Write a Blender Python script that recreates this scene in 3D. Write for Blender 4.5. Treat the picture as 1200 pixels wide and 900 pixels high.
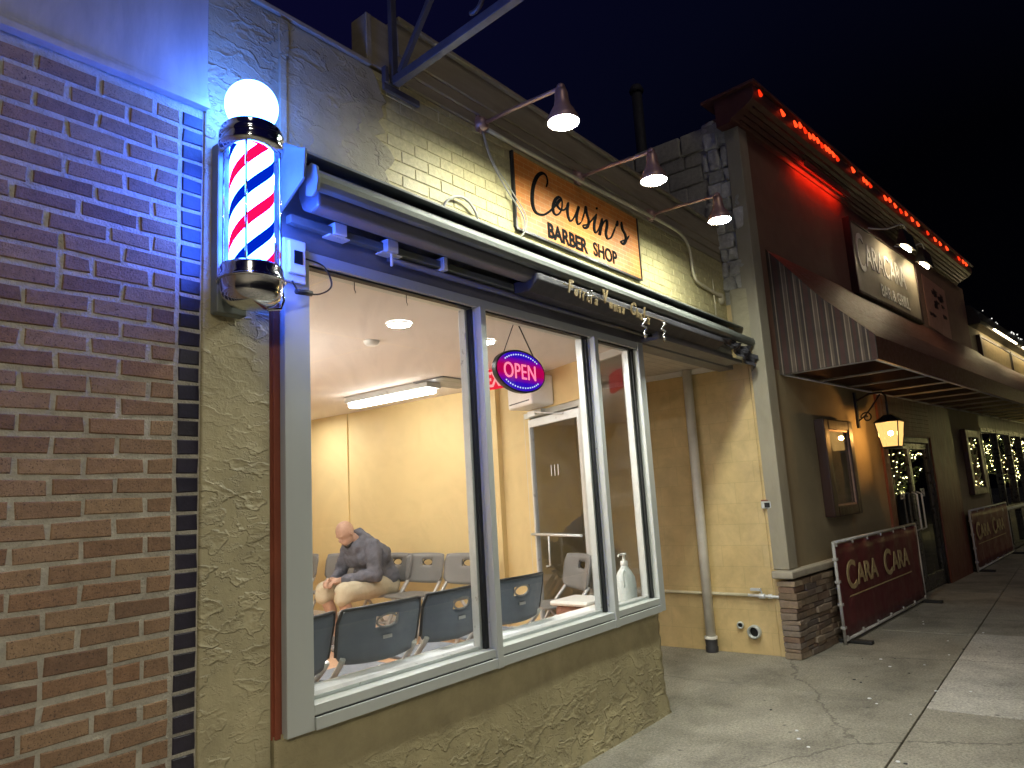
import bpy, bmesh, math, random
from mathutils import Vector, Matrix
random.seed(7)
R = math.radians
SC = bpy.context.scene
COL = SC.collection
for ob in list(SC.objects): bpy.data.objects.remove(ob)

# ------------------------------------------------------------------ materials
def nt(name):
    m = bpy.data.materials.new(name); m.use_nodes = True
    t = m.node_tree; t.nodes.clear()
    out = t.nodes.new('ShaderNodeOutputMaterial')
    return m, t, out
def N(t, kind, **kw):
    n = t.nodes.new(kind)
    for k, v in kw.items():
        if k in n.inputs.keys() if isinstance(k, str) else False: n.inputs[k].default_value = v
        else: setattr(n, k, v)
    return n
def ramp(t, stops, interp='LINEAR'):
    r = t.nodes.new('ShaderNodeValToRGB'); r.color_ramp.interpolation = interp
    e = r.color_ramp.elements
    while len(e) > 1: e.remove(e[-1])
    for i, (p, c) in enumerate(stops):
        el = e[0] if i == 0 else e.new(p)
        el.position = p; el.color = (c[0], c[1], c[2], 1) if not isinstance(c, (int, float)) else (c, c, c, 1)
    return r
def noise(t, vec, scale, detail=4, rough=.55, dist=0.0):
    n = t.nodes.new('ShaderNodeTexNoise'); n.inputs['Scale'].default_value = scale
    n.inputs['Detail'].default_value = detail; n.inputs['Roughness'].default_value = rough
    n.inputs['Distortion'].default_value = dist
    if vec is not None: t.links.new(vec, n.inputs['Vector'])
    return n
def mixc(t, fac, a, b, mode='MIX'):
    m = t.nodes.new('ShaderNodeMix'); m.data_type = 'RGBA'; m.blend_type = mode
    for idx, v in ((0, fac), (6, a), (7, b)):
        if hasattr(v, 'links') or hasattr(v, 'is_linked'): t.links.new(v, m.inputs[idx])
        elif isinstance(v, (int, float)): m.inputs[idx].default_value = v
        else: m.inputs[idx].default_value = (v[0], v[1], v[2], 1)
    return m.outputs[2]
def mat(name, col, rough=.6, metal=0.0, var=.15, vscale=6.0, bump=0.0, bscale=60.0, dirt=0.0, dirtcol=(.05,.045,.035), stretch=(1,1,1), spec=.5, coat=0.0, blotch=None):
    m, t, out = nt(name)
    b = t.nodes.new('ShaderNodeBsdfPrincipled'); t.links.new(b.outputs[0], out.inputs[0])
    tc = t.nodes.new('ShaderNodeTexCoord'); mp = t.nodes.new('ShaderNodeMapping')
    t.links.new(tc.outputs['Object'], mp.inputs[0]); mp.inputs['Scale'].default_value = stretch
    v = mp.outputs[0]
    n1 = noise(t, v, vscale, 6, .6)
    lo = tuple(c*(1-var) for c in col); hi = tuple(min(1, c*(1+var)) for c in col)
    r = ramp(t, [(.3, lo), (.7, hi)]); t.links.new(n1.outputs[0], r.inputs[0])
    c = r.outputs[0]
    if dirt > 0:
        n2 = noise(t, v, vscale*.45, 8, .68, .4)
        r2 = ramp(t, [(.45, 0.0), (.75, dirt)]); t.links.new(n2.outputs[0], r2.inputs[0])
        c = mixc(t, r2.outputs[0], c, dirtcol)
    t.links.new(c, b.inputs['Base Color'])
    n3 = noise(t, v, vscale*3, 3)
    r3 = ramp(t, [(.3, max(.02, rough-.08)), (.7, min(1, rough+.1))]); t.links.new(n3.outputs[0], r3.inputs[0])
    t.links.new(r3.outputs[0], b.inputs['Roughness'])
    b.inputs['Metallic'].default_value = metal
    b.inputs['Specular IOR Level'].default_value = spec
    b.inputs['Coat Weight'].default_value = coat
    if bump > 0:
        n4 = noise(t, v, bscale, 5, .6)
        bp = t.nodes.new('ShaderNodeBump'); bp.inputs['Strength'].default_value = min(1, bump); bp.inputs['Distance'].default_value = .01
        t.links.new(n4.outputs[0], bp.inputs['Height']); t.links.new(bp.outputs[0], b.inputs['Normal'])
    return m
def emis(name, col, s, frontonly=False):
    m, t, out = nt(name)
    e = t.nodes.new('ShaderNodeEmission'); e.inputs[0].default_value = (*col, 1); e.inputs[1].default_value = s
    t.links.new(e.outputs[0], out.inputs[0]); return m
def glass(name, tint=(.96,.98,.97), gloss=.09, rough=.01, smear=.03, boost=1.0):
    m, t, out = nt(name)
    tr = t.nodes.new('ShaderNodeBsdfTransparent'); tr.inputs[0].default_value = (*tint, 1)
    gl = t.nodes.new('ShaderNodeBsdfGlossy'); gl.inputs['Roughness'].default_value = rough
    df = t.nodes.new('ShaderNodeBsdfDiffuse'); df.inputs[0].default_value = (.6,.6,.58,1)
    ge = t.nodes.new('ShaderNodeNewGeometry'); dp = t.nodes.new('ShaderNodeVectorMath'); dp.operation = 'DOT_PRODUCT'
    t.links.new(ge.outputs['Incoming'], dp.inputs[0]); t.links.new(ge.outputs['Normal'], dp.inputs[1])
    def mth(op, x, y):
        q = t.nodes.new('ShaderNodeMath'); q.operation = op
        for i_, v_ in enumerate((x, y)):
            if v_ is None: continue
            if isinstance(v_, (int, float)): q.inputs[i_].default_value = v_
            else: t.links.new(v_, q.inputs[i_])
        return q.outputs[0]
    ab = mth('ABSOLUTE', dp.outputs['Value'], None); om = mth('SUBTRACT', 1.0, ab); pw = mth('POWER', om, 5.0)
    fz = mth('MULTIPLY_ADD', pw, .94); fz.node.inputs[2].default_value = .042*boost
    mx = t.nodes.new('ShaderNodeMixShader'); t.links.new(fz, mx.inputs[0])
    t.links.new(tr.outputs[0], mx.inputs[1]); t.links.new(gl.outputs[0], mx.inputs[2])
    tc = t.nodes.new('ShaderNodeTexCoord'); n = noise(t, tc.outputs['Object'], 3.0, 6, .7, 1.5)
    r = ramp(t, [(.45, 0.0), (.8, smear)]); t.links.new(n.outputs[0], r.inputs[0])
    m2 = t.nodes.new('ShaderNodeMixShader'); t.links.new(r.outputs[0], m2.inputs[0])
    t.links.new(mx.outputs[0], m2.inputs[1]); t.links.new(df.outputs[0], m2.inputs[2])
    t.links.new(m2.outputs[0], out.inputs[0]); return m
def stucco(name, col, strength=1.0, scale=7.0, fine=110.0, dirt=.45, zfade=False):
    """skip trowel: torn raised plates over a flat coat, some stretches left nearly smooth"""
    m, t, out = nt(name)
    b = t.nodes.new('ShaderNodeBsdfPrincipled'); t.links.new(b.outputs[0], out.inputs[0])
    tc = t.nodes.new('ShaderNodeTexCoord'); v = tc.outputs['Object']
    n1 = noise(t, v, 3.0, 8, .65); r = ramp(t, [(.3, tuple(c*.74 for c in col)), (.7, tuple(c*1.14 for c in col))])
    t.links.new(n1.outputs[0], r.inputs[0])
    nd = noise(t, v, 1.3, 8, .7, .5); rd = ramp(t, [(.5, 0.0), (.8, dirt)]); t.links.new(nd.outputs[0], rd.inputs[0])
    c = mixc(t, rd.outputs[0], r.outputs[0], (.14,.12,.08)); t.links.new(c, b.inputs['Base Color'])
    b.inputs['Roughness'].default_value = .55
    def mul(x, y):
        q = t.nodes.new('ShaderNodeMath'); q.operation = 'MULTIPLY'
        for k, s_ in enumerate((x, y)):
            if isinstance(s_, float): q.inputs[k].default_value = s_
            else: t.links.new(s_, q.inputs[k])
        return q.outputs[0]
    def add(x, y):
        q = t.nodes.new('ShaderNodeMath'); q.operation = 'ADD'; t.links.new(x, q.inputs[0]); t.links.new(y, q.inputs[1]); return q.outputs[0]
    mp = t.nodes.new('ShaderNodeMapping'); mp.inputs['Rotation'].default_value = (0, .5, 0); mp.inputs['Scale'].default_value = (1, 1, 1.7); t.links.new(v, mp.inputs[0])
    A = noise(t, mp.outputs[0], scale*.8, 3.2, .5, .2); ra = ramp(t, [(.50, 0.0), (.535, 1.0), (.66, .15)]); t.links.new(A.outputs[0], ra.inputs[0])
    mp2 = t.nodes.new('ShaderNodeMapping'); mp2.inputs['Rotation'].default_value = (0, -.7, 0); mp2.inputs['Scale'].default_value = (1, 1, 2.0); mp2.inputs['Location'].default_value = (7,3,5); t.links.new(v, mp2.inputs[0])
    B = noise(t, mp2.outputs[0], scale*1.9, 5, .55, .3); rb = ramp(t, [(.54, 0.0), (.57, 1.0), (.70, .1)]); t.links.new(B.outputs[0], rb.inputs[0])
    mk = noise(t, v, 1.9, 3, .6); rk = ramp(t, [(.40, .12), (.60, 1.0)]); t.links.new(mk.outputs[0], rk.inputs[0])
    k_ = rk.outputs[0]
    if zfade:
        sp_ = t.nodes.new('ShaderNodeSeparateXYZ'); t.links.new(v, sp_.inputs[0])
        rz_ = ramp(t, [(.30, 1.0), (.55, .12)]); t.links.new(sp_.outputs[2], rz_.inputs[0]); k_ = mul(rz_.outputs[0], 1.0)
    hgt = mul(add(ra.outputs[0], mul(rb.outputs[0], .45)), k_)
    f = noise(t, v, fine, 5, .7); f2 = noise(t, v, 14.0, 4, .6)
    hgt = add(hgt, add(mul(f.outputs[0], .16), mul(f2.outputs[0], .6)))
    bp = t.nodes.new('ShaderNodeBump'); bp.inputs['Strength'].default_value = strength; bp.inputs['Distance'].default_value = .012
    t.links.new(hgt, bp.inputs['Height']); t.links.new(bp.outputs[0], b.inputs['Normal'])
    return m
def island(name, cols, rough=.8, bump=.5, bscale=120, specks=0.0, dirt=.3, dirtcol=(.1,.08,.06)):
    """each separate brick or stone takes its own colour"""
    m, t, out = nt(name)
    b = t.nodes.new('ShaderNodeBsdfPrincipled'); t.links.new(b.outputs[0], out.inputs[0])
    g = t.nodes.new('ShaderNodeNewGeometry')
    r = ramp(t, [(i/max(1, len(cols)-1), c) for i, c in enumerate(cols)]); t.links.new(g.outputs['Random Per Island'], r.inputs[0])
    tc = t.nodes.new('ShaderNodeTexCoord'); v = tc.outputs['Object']
    n1 = noise(t, v, 28, 8, .7); r1 = ramp(t, [(.3, .72), (.7, 1.18)]); t.links.new(n1.outputs[0], r1.inputs[0])
    c = mixc(t, 1.0, r.outputs[0], r1.outputs[0], 'MULTIPLY')
    n2 = noise(t, v, 2.2, 8, .7, .4); r2 = ramp(t, [(.45, 0.0), (.8, dirt)]); t.links.new(n2.outputs[0], r2.inputs[0])
    c = mixc(t, r2.outputs[0], c, dirtcol)
    if specks:
        n5 = noise(t, v, 170, 3, .7); r5 = ramp(t, [(.36, specks), (.42, 0.0)]); t.links.new(n5.outputs[0], r5.inputs[0])
        c = mixc(t, r5.outputs[0], c, (.03,.02,.02))
    t.links.new(c, b.inputs['Base Color']); b.inputs['Roughness'].default_value = rough
    n3 = noise(t, v, bscale, 6, .7)
    bp = t.nodes.new('ShaderNodeBump'); bp.inputs['Strength'].default_value = bump; bp.inputs['Distance'].default_value = .006
    t.links.new(n3.outputs[0], bp.inputs['Height']); t.links.new(bp.outputs[0], b.inputs['Normal'])
    return m
def concrete(name, cols):
    m, t, out = nt(name)
    b = t.nodes.new('ShaderNodeBsdfPrincipled'); t.links.new(b.outputs[0], out.inputs[0])
    tc = t.nodes.new('ShaderNodeTexCoord'); v = tc.outputs['Object']; g = t.nodes.new('ShaderNodeNewGeometry')
    r = ramp(t, [(i/max(1, len(cols)-1), c) for i, c in enumerate(cols)]); t.links.new(g.outputs['Random Per Island'], r.inputs[0])
    n1 = noise(t, v, 1.7, 10, .68, .3); r1 = ramp(t, [(.3, .50), (.5, .92), (.7, 1.25)]); t.links.new(n1.outputs[0], r1.inputs[0])
    c = mixc(t, 1.0, r.outputs[0], r1.outputs[0], 'MULTIPLY')
    n6 = noise(t, v, 60, 6, .8); r6 = ramp(t, [(.34, .5), (.66, 1.45)]); t.links.new(n6.outputs[0], r6.inputs[0])
    c = mixc(t, 1.0, c, r6.outputs[0], 'MULTIPLY')
    vo = t.nodes.new('ShaderNodeTexVoronoi'); vo.inputs['Scale'].default_value = 26; t.links.new(v, vo.inputs['Vector'])
    r7 = ramp(t, [(.06, .55), (.1, 0.0)]); t.links.new(vo.outputs['Distance'], r7.inputs[0])
    n8 = noise(t, v, 2.3, 3); r8 = ramp(t, [(.45, 0.0), (.6, 1.0)]); t.links.new(n8.outputs[0], r8.inputs[0])
    f = mixc(t, 1.0, r7.outputs[0], r8.outputs[0], 'MULTIPLY')
    c = mixc(t, f, c, (.6,.58,.5))
    vo2 = t.nodes.new('ShaderNodeTexVoronoi'); vo2.inputs['Scale'].default_value = 4.2; t.links.new(v, vo2.inputs['Vector'])
    r9 = ramp(t, [(.03, .75), (.075, 0.0)]); t.links.new(vo2.outputs['Distance'], r9.inputs[0])
    c = mixc(t, r9.outputs[0], c, (.04,.04,.04))
    vo3 = t.nodes.new('ShaderNodeTexVoronoi'); vo3.feature = 'DISTANCE_TO_EDGE'; vo3.inputs['Scale'].default_value = .42
    nd = noise(t, v, 2.2, 6, .7); mm = mixc(t, .22, v, nd.outputs['Color'])
    t.links.new(mm, vo3.inputs['Vector'])
    ra = ramp(t, [(.001, .6), (.0035, 0.0)]); t.links.new(vo3.outputs['Distance'], ra.inputs[0])
    c = mixc(t, ra.outputs[0], c, (.03,.028,.025))
    t.links.new(c, b.inputs['Base Color']); b.inputs['Roughness'].default_value = .78
    n3 = noise(t, v, 140, 6, .75)
    bp = t.nodes.new('ShaderNodeBump'); bp.inputs['Strength'].default_value = .55; bp.inputs['Distance'].default_value = .005
    t.links.new(n3.outputs[0], bp.inputs['Height']); t.links.new(bp.outputs[0], b.inputs['Normal'])
    return m
M = {}
M['brick'] = island('red_brick', [(.19,.105,.065),(.33,.205,.12),(.265,.155,.09),(.37,.24,.14),(.225,.13,.08),(.34,.215,.125),(.39,.26,.15),(.30,.17,.095),(.35,.23,.14)], .85, 1.0, 130, .8)
M['darkbrick'] = island('glazed_dark_brick', [(.02,.018,.035),(.03,.026,.045),(.025,.022,.03)], .42, .4, 60, 0, .2)
M['mortar'] = mat('mortar', (.50,.48,.41), .9, var=.2, vscale=14, bump=1.0, bscale=90, dirt=.3)
M['fascia'] = mat('weathered_fascia_metal', (.50,.48,.45), .5, .15, var=.12, vscale=4, dirt=.45, dirtcol=(.2,.2,.2), stretch=(3,3,.6))
M['stucco'] = stucco('olive_stucco', (.45,.40,.245), .75, 9.0)
M['stucco_low'] = stucco('olive_stucco_low_wall', (.43,.375,.215), .9, 7.5, zfade=True)
M['paintbrick'] = island('cream_painted_brick', [(.54,.48,.25),(.57,.51,.27),(.55,.49,.26)], .5, .35, 70, 0, .18, (.25,.2,.1))
M['paintmortar'] = mat('cream_painted_mortar', (.54,.48,.25), .6, var=.12, bump=.6, bscale=80)
M['siding'] = mat('aged_cream_siding', (.36,.31,.22), .6, var=.12, dirt=.35, stretch=(.5,1,3), bump=.2)
M['yellowblock'] = None
M['frame'] = mat('brushed_aluminium', (.60,.64,.62), .40, .3, var=.05, vscale=2, bump=.04, bscale=200, dirt=0.0, stretch=(1,1,.3))
M['framelight'] = mat('pale_aluminium', (.70,.73,.73), .35, .3, var=.05)
M['gasket'] = mat('black_gasket', (.012,.014,.016), .5)
M['header'] = mat('dark_grey_header_metal', (.27,.27,.27), .5, .3, var=.2, dirt=.3, stretch=(.3,1,1))
M['rust'] = mat('red_primer_strip', (.26,.07,.035), .6, var=.25, dirt=.4, stretch=(1,1,.4))
M['intwall'] = mat('yellow_interior_paint', (.72,.57,.285), .6, var=.05, vscale=1.2, bump=.1, bscale=40, dirt=.06, dirtcol=(.4,.25,.1))
M['ceiling'] = mat('off_white_ceiling', (.84,.79,.76), .8, var=.03, bump=.05)
M['white'] = mat('white_paint', (.78,.77,.73), .45, var=.05, vscale=5, dirt=.1, dirtcol=(.4,.38,.3))
M['whiteplastic'] = mat('white_plastic', (.80,.80,.78), .35, var=.04)
M['soffit'] = mat('white_soffit_board', (.72,.69,.62), .55, var=.06, dirt=.15, dirtcol=(.4,.33,.22))
M['awnmetal'] = mat('grey_green_awning_metal', (.18,.20,.185), .6, .1, var=.1, dirt=.3, stretch=(.4,1,1))
M['awndark'] = mat('dark_awning_fabric', (.045,.045,.055), .6, var=.3, bump=.3, bscale=120)
M['awngrey'] = mat('grey_awning_roller', (.20,.20,.21), .42, .3, var=.15, dirt=.3, stretch=(.3,1,1))
M['chrome'] = mat('chrome', (.62,.63,.66), .09, 1.0, var=.06)
M['black'] = mat('black_paint', (.012,.012,.013), .4, var=.2)
M['lettering'] = mat('black_lettering', (.007,.007,.008), .85, var=.1, spec=.12)
M['copper'] = mat('copper_paint', (.50,.32,.26), .38, .5, var=.2, dirt=.25)
M['conduit'] = mat('painted_conduit', (.66,.60,.42), .5, var=.12, dirt=.25)
M['cable'] = mat('grey_cable', (.42,.41,.36), .5, var=.1)
M['iron'] = mat('galvanised_steel_bracket', (.13,.125,.14), .5, .5, var=.2, dirt=.3, bump=.2)
M['chairback'] = mat('charcoal_chair_plastic', (.105,.125,.16), .55, var=.06, bump=.25, bscale=260)
M['chairgrey'] = mat('grey_chair_plastic', (.19,.19,.185), .45, var=.05, bump=.25, bscale=260)
M['chairrim'] = mat('black_chair_rim', (.012,.012,.014), .4)
M['chairleg'] = mat('grey_tube_steel', (.47,.47,.46), .35, .4, var=.05)
M['rubber'] = mat('rubber', (.02,.02,.02), .7)
M['skin'] = mat('skin', (.46,.29,.21), .6, var=.12, vscale=30, bump=.08)
M['hoodie'] = mat('grey_blue_hoodie', (.115,.12,.15), .95, var=.25, vscale=16, bump=.9, bscale=18)
M['shorts'] = mat('khaki_shorts', (.50,.45,.33), .85, var=.1, bump=.4, bscale=26)
M['shoe'] = mat('grey_shoe', (.25,.25,.25), .6)
M['stonebase'] = island('stacked_ledge_stone', [(.16,.11,.07),(.30,.22,.15),(.22,.18,.15),(.36,.28,.19),(.12,.10,.09),(.27,.17,.11)], .85, .9, 50, 0, .3)
M['stonecap'] = mat('stone_cap', (.42,.38,.30), .8, bump=.5, bscale=40, dirt=.3)
M['oldstone'] = island('whitewashed_rubble', [(.62,.61,.57),(.50,.50,.46),(.70,.69,.65),(.38,.38,.34),(.56,.55,.51)], .9, 1.0, 24, 0, .4, (.09,.09,.08))
M['oldblock'] = island('dirty_grey_block', [(.42,.42,.38),(.50,.49,.44),(.46,.45,.41)], .9, 1.0, 14, 0, .6, (.10,.10,.09))
M['plaster'] = stucco('dirty_plaster', (.44,.40,.27), .5, 2.5, 60)
M['taupe'] = mat('taupe_render', (.29,.235,.14), .8, var=.08, vscale=2, bump=.3, bscale=150, dirt=.2)
M['cornerboard'] = mat('pale_corner_board', (.36,.33,.25), .7, var=.08, bump=.2, dirt=.3, stretch=(1,1,.3))
M['redbrown'] = mat('red_brown_render', (.21,.115,.08), .8, var=.08, vscale=2, bump=.3, bscale=150, dirt=.15)
M['redwood'] = mat('red_painted_wood', (.14,.042,.024), .5, var=.2, bump=.15, stretch=(1,1,.2))
M['cornice'] = mat('maroon_cornice', (.105,.038,.032), .5, var=.2, dirt=.2, stretch=(.3,1,1))
M['awnmaroon'] = mat('maroon_canvas', (.13,.05,.033), .42, var=.15, bump=.3, bscale=180, spec=.6)
M['bannermaroon'] = mat('maroon_banner_vinyl', (.13,.018,.024), .5, var=.12, vscale=3, bump=.6, bscale=5, dirt=.15)
M['banneredge'] = mat('white_pvc_pipe', (.50,.49,.47), .45, var=.1, dirt=.3)
M['gold'] = mat('tan_lettering', (.48,.37,.19), .55, var=.15, dirt=.3, dirtcol=(.2,.05,.03), vscale=20)
M['foil'] = mat('gold_foil', (.24,.18,.09), .4, .5, var=.3)
M['silverfoil'] = mat('silver_foil', (.7,.7,.68), .2, .9, var=.3)
M['glass'] = glass('window_glass', smear=.05, boost=1.3)
M['entryglass'] = glass('entry_glass', (.90,.91,.92), smear=.06, boost=3.0)
M['darkglass'] = glass('restaurant_glass', (.55,.58,.58), smear=.02)
M['darkwood'] = mat('dark_brown_wood', (.035,.016,.012), .4, var=.3, stretch=(1,1,.2))
M['menupaper'] = mat('menu_parchment', (.42,.33,.20), .7, var=.3, vscale=5)
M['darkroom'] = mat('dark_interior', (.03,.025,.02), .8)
M['asphalt'] = mat('asphalt', (.05,.05,.052), .85, var=.25, bump=.8, bscale=160)
M['concrete'] = concrete('sidewalk_concrete', [(.28,.262,.21),(.31,.29,.235),(.29,.272,.22)])
M['slab'] = concrete('pale_slab_concrete', [(.30,.28,.23),(.32,.30,.245)])
M['paleslab'] = concrete('pale_slab', [(.47,.45,.40),(.47,.45,.40)])
M['paper'] = mat('white_paper', (.86,.88,.90), .5, var=.06, bump=.2, bscale=14)
M['jug'] = mat('milky_plastic', (.68,.74,.74), .3, var=.05)
M['wicker'] = mat('wicker', (.35,.17,.11), .7, var=.3, vscale=60, bump=1, bscale=90, stretch=(1,1,3))
M['pvc'] = mat('white_drain_pipe', (.78,.76,.70), .4, var=.08, dirt=.2)
M['castiron'] = mat('cast_iron', (.03,.03,.035), .6, bump=.5)
M['bulbwhite'] = emis('gooseneck_led', (.98,1.0,.85), 320)
M['downlight'] = emis('downlight_led', (1.0,.94,.92), 230)
M['tube'] = emis('fluorescent', (1.0,.93,.86), 17)
M['pendant_fill'] = emis('added_pendant_glow', (1.0,.92,.85), 27)  # glow of the added pendant, brightens the room from out of view
M['globe'] = emis('pole_globe_light', (1.3,5.0,30.0), 1.0)
M['exitred'] = emis('exit_red', (1.0,.02,.05), .55)
M['exitwhite'] = emis('exit_letters', (1.0,.4,.4), .65)
M['neonblue'] = emis('led_blue', (.08,.02,.9), 1.0)
M['neonred'] = emis('led_red', (1.0,.20,.33), .9)
M['neonpink'] = emis('led_dots', (.62,.72,1.0), .8)
M['stringred'] = emis('string_bulb_red', (1.0,.05,.010), 1.3)
M['stringdim'] = emis('string_bulb_dim', (1.0,.03,.005), .7)
M['redtube'] = emis('red_led_strip', (1.0,.03,.008), 15)
def lant():
    m, t, out = nt('lantern_amber_glass'); e = t.nodes.new('ShaderNodeEmission'); e.inputs[0].default_value = (1.0,.60,.20,1); e.inputs[1].default_value = .95
    tr = t.nodes.new('ShaderNodeBsdfTransparent'); tr.inputs[0].default_value = (1,.85,.6,1); mx = t.nodes.new('ShaderNodeMixShader'); mx.inputs[0].default_value = .5
    t.links.new(tr.outputs[0], mx.inputs[1]); t.links.new(e.outputs[0], mx.inputs[2]); t.links.new(mx.outputs[0], out.inputs[0]); return m
M['lantern'] = lant()
M['lanternbulb'] = emis('lantern_bulb', (1.0,.56,.20), 520)
M['signlamp'] = emis('sign_lamp_tube', (1.0,.80,.50), 55)
M['signlampwarm'] = emis('sign_lamp_warm', (1.0,.80,.45), 14)
M['fairy'] = emis('fairy_lights', (1.0,.85,.35), 34)
M['rope'] = emis('white_string_lights', (1.0,.98,.92), .8)
M['green'] = emis('green_sign', (.05,1.0,.45), 3)

# striped materials -----------------------------------------------------------
def pole_mat():
    m, t, out = nt('barber_pole_stripes')
    tc = t.nodes.new('ShaderNodeTexCoord'); sp = t.nodes.new('ShaderNodeSeparateXYZ'); t.links.new(tc.outputs['Object'], sp.inputs[0])
    at = t.nodes.new('ShaderNodeMath'); at.operation = 'ARCTAN2'; t.links.new(sp.outputs[1], at.inputs[0]); t.links.new(sp.outputs[0], at.inputs[1])
    d = t.nodes.new('ShaderNodeMath'); d.operation = 'DIVIDE'; t.links.new(at.outputs[0], d.inputs[0]); d.inputs[1].default_value = math.pi
    z = t.nodes.new('ShaderNodeMath'); z.operation = 'MULTIPLY_ADD'; t.links.new(sp.outputs[2], z.inputs[0]); z.inputs[1].default_value = -PITCH; t.links.new(d.outputs[0], z.inputs[2])
    a = t.nodes.new('ShaderNodeMath'); a.operation = 'ADD'; t.links.new(z.outputs[0], a.inputs[0]); a.inputs[1].default_value = PHASE
    f = t.nodes.new('ShaderNodeMath'); f.operation = 'FRACT'; t.links.new(a.outputs[0], f.inputs[0])
    W = (1.5,6.5,52.0); RD = (1.2,.003,.07); B = (.0,.012,.33)
    r = ramp(t, [(0, W), (.28, RD), (.5, W), (.78, B)], 'CONSTANT'); t.links.new(f.outputs[0], r.inputs[0])
    r.color_ramp.elements[0].color = (1,1,1,1)
    # stripe colours kept as mixes so that the emission can exceed 1
    rr = ramp(t, [(0, 0.0), (.28, 1.0), (.5, 0.0)], 'CONSTANT'); t.links.new(f.outputs[0], rr.inputs[0])
    rb = ramp(t, [(0, 0.0), (.78, 1.0)], 'CONSTANT'); t.links.new(f.outputs[0], rb.inputs[0])
    c = mixc(t, rr.outputs[0], W, RD); c = mixc(t, rb.outputs[0], c, B)
    e = t.nodes.new('ShaderNodeEmission'); t.links.new(c, e.inputs[0]); e.inputs[1].default_value = POLE_S
    t.links.new(e.outputs[0], out.inputs[0]); return m
PITCH, PHASE, POLE_S = 3.9, .35, 1.0
M['pole'] = pole_mat()
def stripe_mat(name, axis, scale):
    m, t, out = nt(name)
    b = t.nodes.new('ShaderNodeBsdfPrincipled'); t.links.new(b.outputs[0], out.inputs[0])
    tc = t.nodes.new('ShaderNodeTexCoord'); sp = t.nodes.new('ShaderNodeSeparateXYZ'); t.links.new(tc.outputs['Object'], sp.inputs[0])
    s = t.nodes.new('ShaderNodeMath'); s.operation = 'MULTIPLY'; t.links.new(sp.outputs[axis], s.inputs[0]); s.inputs[1].default_value = scale
    f = t.nodes.new('ShaderNodeMath'); f.operation = 'FRACT'; t.links.new(s.outputs[0], f.inputs[0])
    mar = (.066,.030,.024); dk = (.046,.034,.027); cr = (.22,.18,.135); gr = (.10,.075,.056)
    r = ramp(t, [(0,mar),(.16,dk),(.22,cr),(.26,dk),(.36,gr),(.44,cr),(.48,dk),(.56,mar),(.66,dk),(.72,cr),(.75,gr),(.86,cr),(.90,dk)], 'CONSTANT')
    t.links.new(f.outputs[0], r.inputs[0]); n = noise(t, tc.outputs['Object'], 4, 6); rn = ramp(t, [(.3,.7),(.7,1.2)]); t.links.new(n.outputs[0], rn.inputs[0])
    t.links.new(mixc(t, 1.0, r.outputs[0], rn.outputs[0], 'MULTIPLY'), b.inputs['Base Color']); b.inputs['Roughness'].default_value = .8
    return m
M['stripe'] = stripe_mat('striped_canvas', 1, 3.6)
def board_mat(name, cols, axis_len='X', brick=False, bw=.5, bh=.25, mort=.004, base=None, rough=.5, bumpd=.004, rot=None, strength=.6, dirt=.2, vary=.2):
    """brick texture laid on a plane given by rot"""
    m, t, out = nt(name)
    b = t.nodes.new('ShaderNodeBsdfPrincipled'); t.links.new(b.outputs[0], out.inputs[0])
    tc = t.nodes.new('ShaderNodeTexCoord'); mp = t.nodes.new('ShaderNodeMapping'); t.links.new(tc.outputs['Object'], mp.inputs[0])
    mp.inputs['Rotation'].default_value = rot or (0,0,0)
    br = t.nodes.new('ShaderNodeTexBrick'); t.links.new(mp.outputs[0], br.inputs['Vector'])
    br.inputs['Scale'].default_value = 1; br.inputs['Brick Width'].default_value = bw; br.inputs['Row Height'].default_value = bh
    br.inputs['Mortar Size'].default_value = mort; br.inputs['Mortar Smooth'].default_value = .3
    br.inputs['Color1'].default_value = (*cols[0], 1); br.inputs['Color2'].default_value = (*cols[1], 1); br.inputs['Mortar'].default_value = (*cols[2], 1)
    n = noise(t, tc.outputs['Object'], 3, 8, .7, .3); rn = ramp(t, [(.3,1-vary),(.7,1+vary*.75)]); t.links.new(n.outputs[0], rn.inputs[0])
    c = mixc(t, 1.0, br.outputs['Color'], rn.outputs[0], 'MULTIPLY')
    nd = noise(t, tc.outputs['Object'], 1.6, 9, .72, .6); rd = ramp(t, [(.5, 0.0), (.8, dirt)]); t.links.new(nd.outputs[0], rd.inputs[0])
    c = mixc(t, rd.outputs[0], c, (.16,.11,.06))
    t.links.new(c, b.inputs['Base Color']); b.inputs['Roughness'].default_value = rough
    bp = t.nodes.new('ShaderNodeBump'); bp.invert = True; bp.inputs['Strength'].default_value = strength; bp.inputs['Distance'].default_value = bumpd
    n2 = noise(t, tc.outputs['Object'], 70, 4); ad = t.nodes.new('ShaderNodeMath'); ad.operation = 'MULTIPLY_ADD'
    t.links.new(n2.outputs[0], ad.inputs[0]); ad.inputs[1].default_value = .25; t.links.new(br.outputs['Fac'], ad.inputs[2])
    t.links.new(ad.outputs[0], bp.inputs['Height']); t.links.new(bp.outputs[0], b.inputs['Normal'])
    return m
XZ = (R(-90), 0, 0)
def YZrot(): return (R(-90), 0, R(-90))
M['woodfloor'] = board_mat('laminate_floor', [(.58,.36,.23),(.64,.42,.28),(.36,.20,.12)], bw=1.2, bh=.12, mort=.002, rough=.3, bumpd=.001)
M['signboard'] = board_mat('orange_brick_pattern_sign', [(.70,.21,.03),(.80,.29,.05),(.80,.42,.14)], bw=.11, bh=.037, mort=.0028, rough=.5, bumpd=.001, rot=XZ, strength=.3, dirt=.05)
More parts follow.
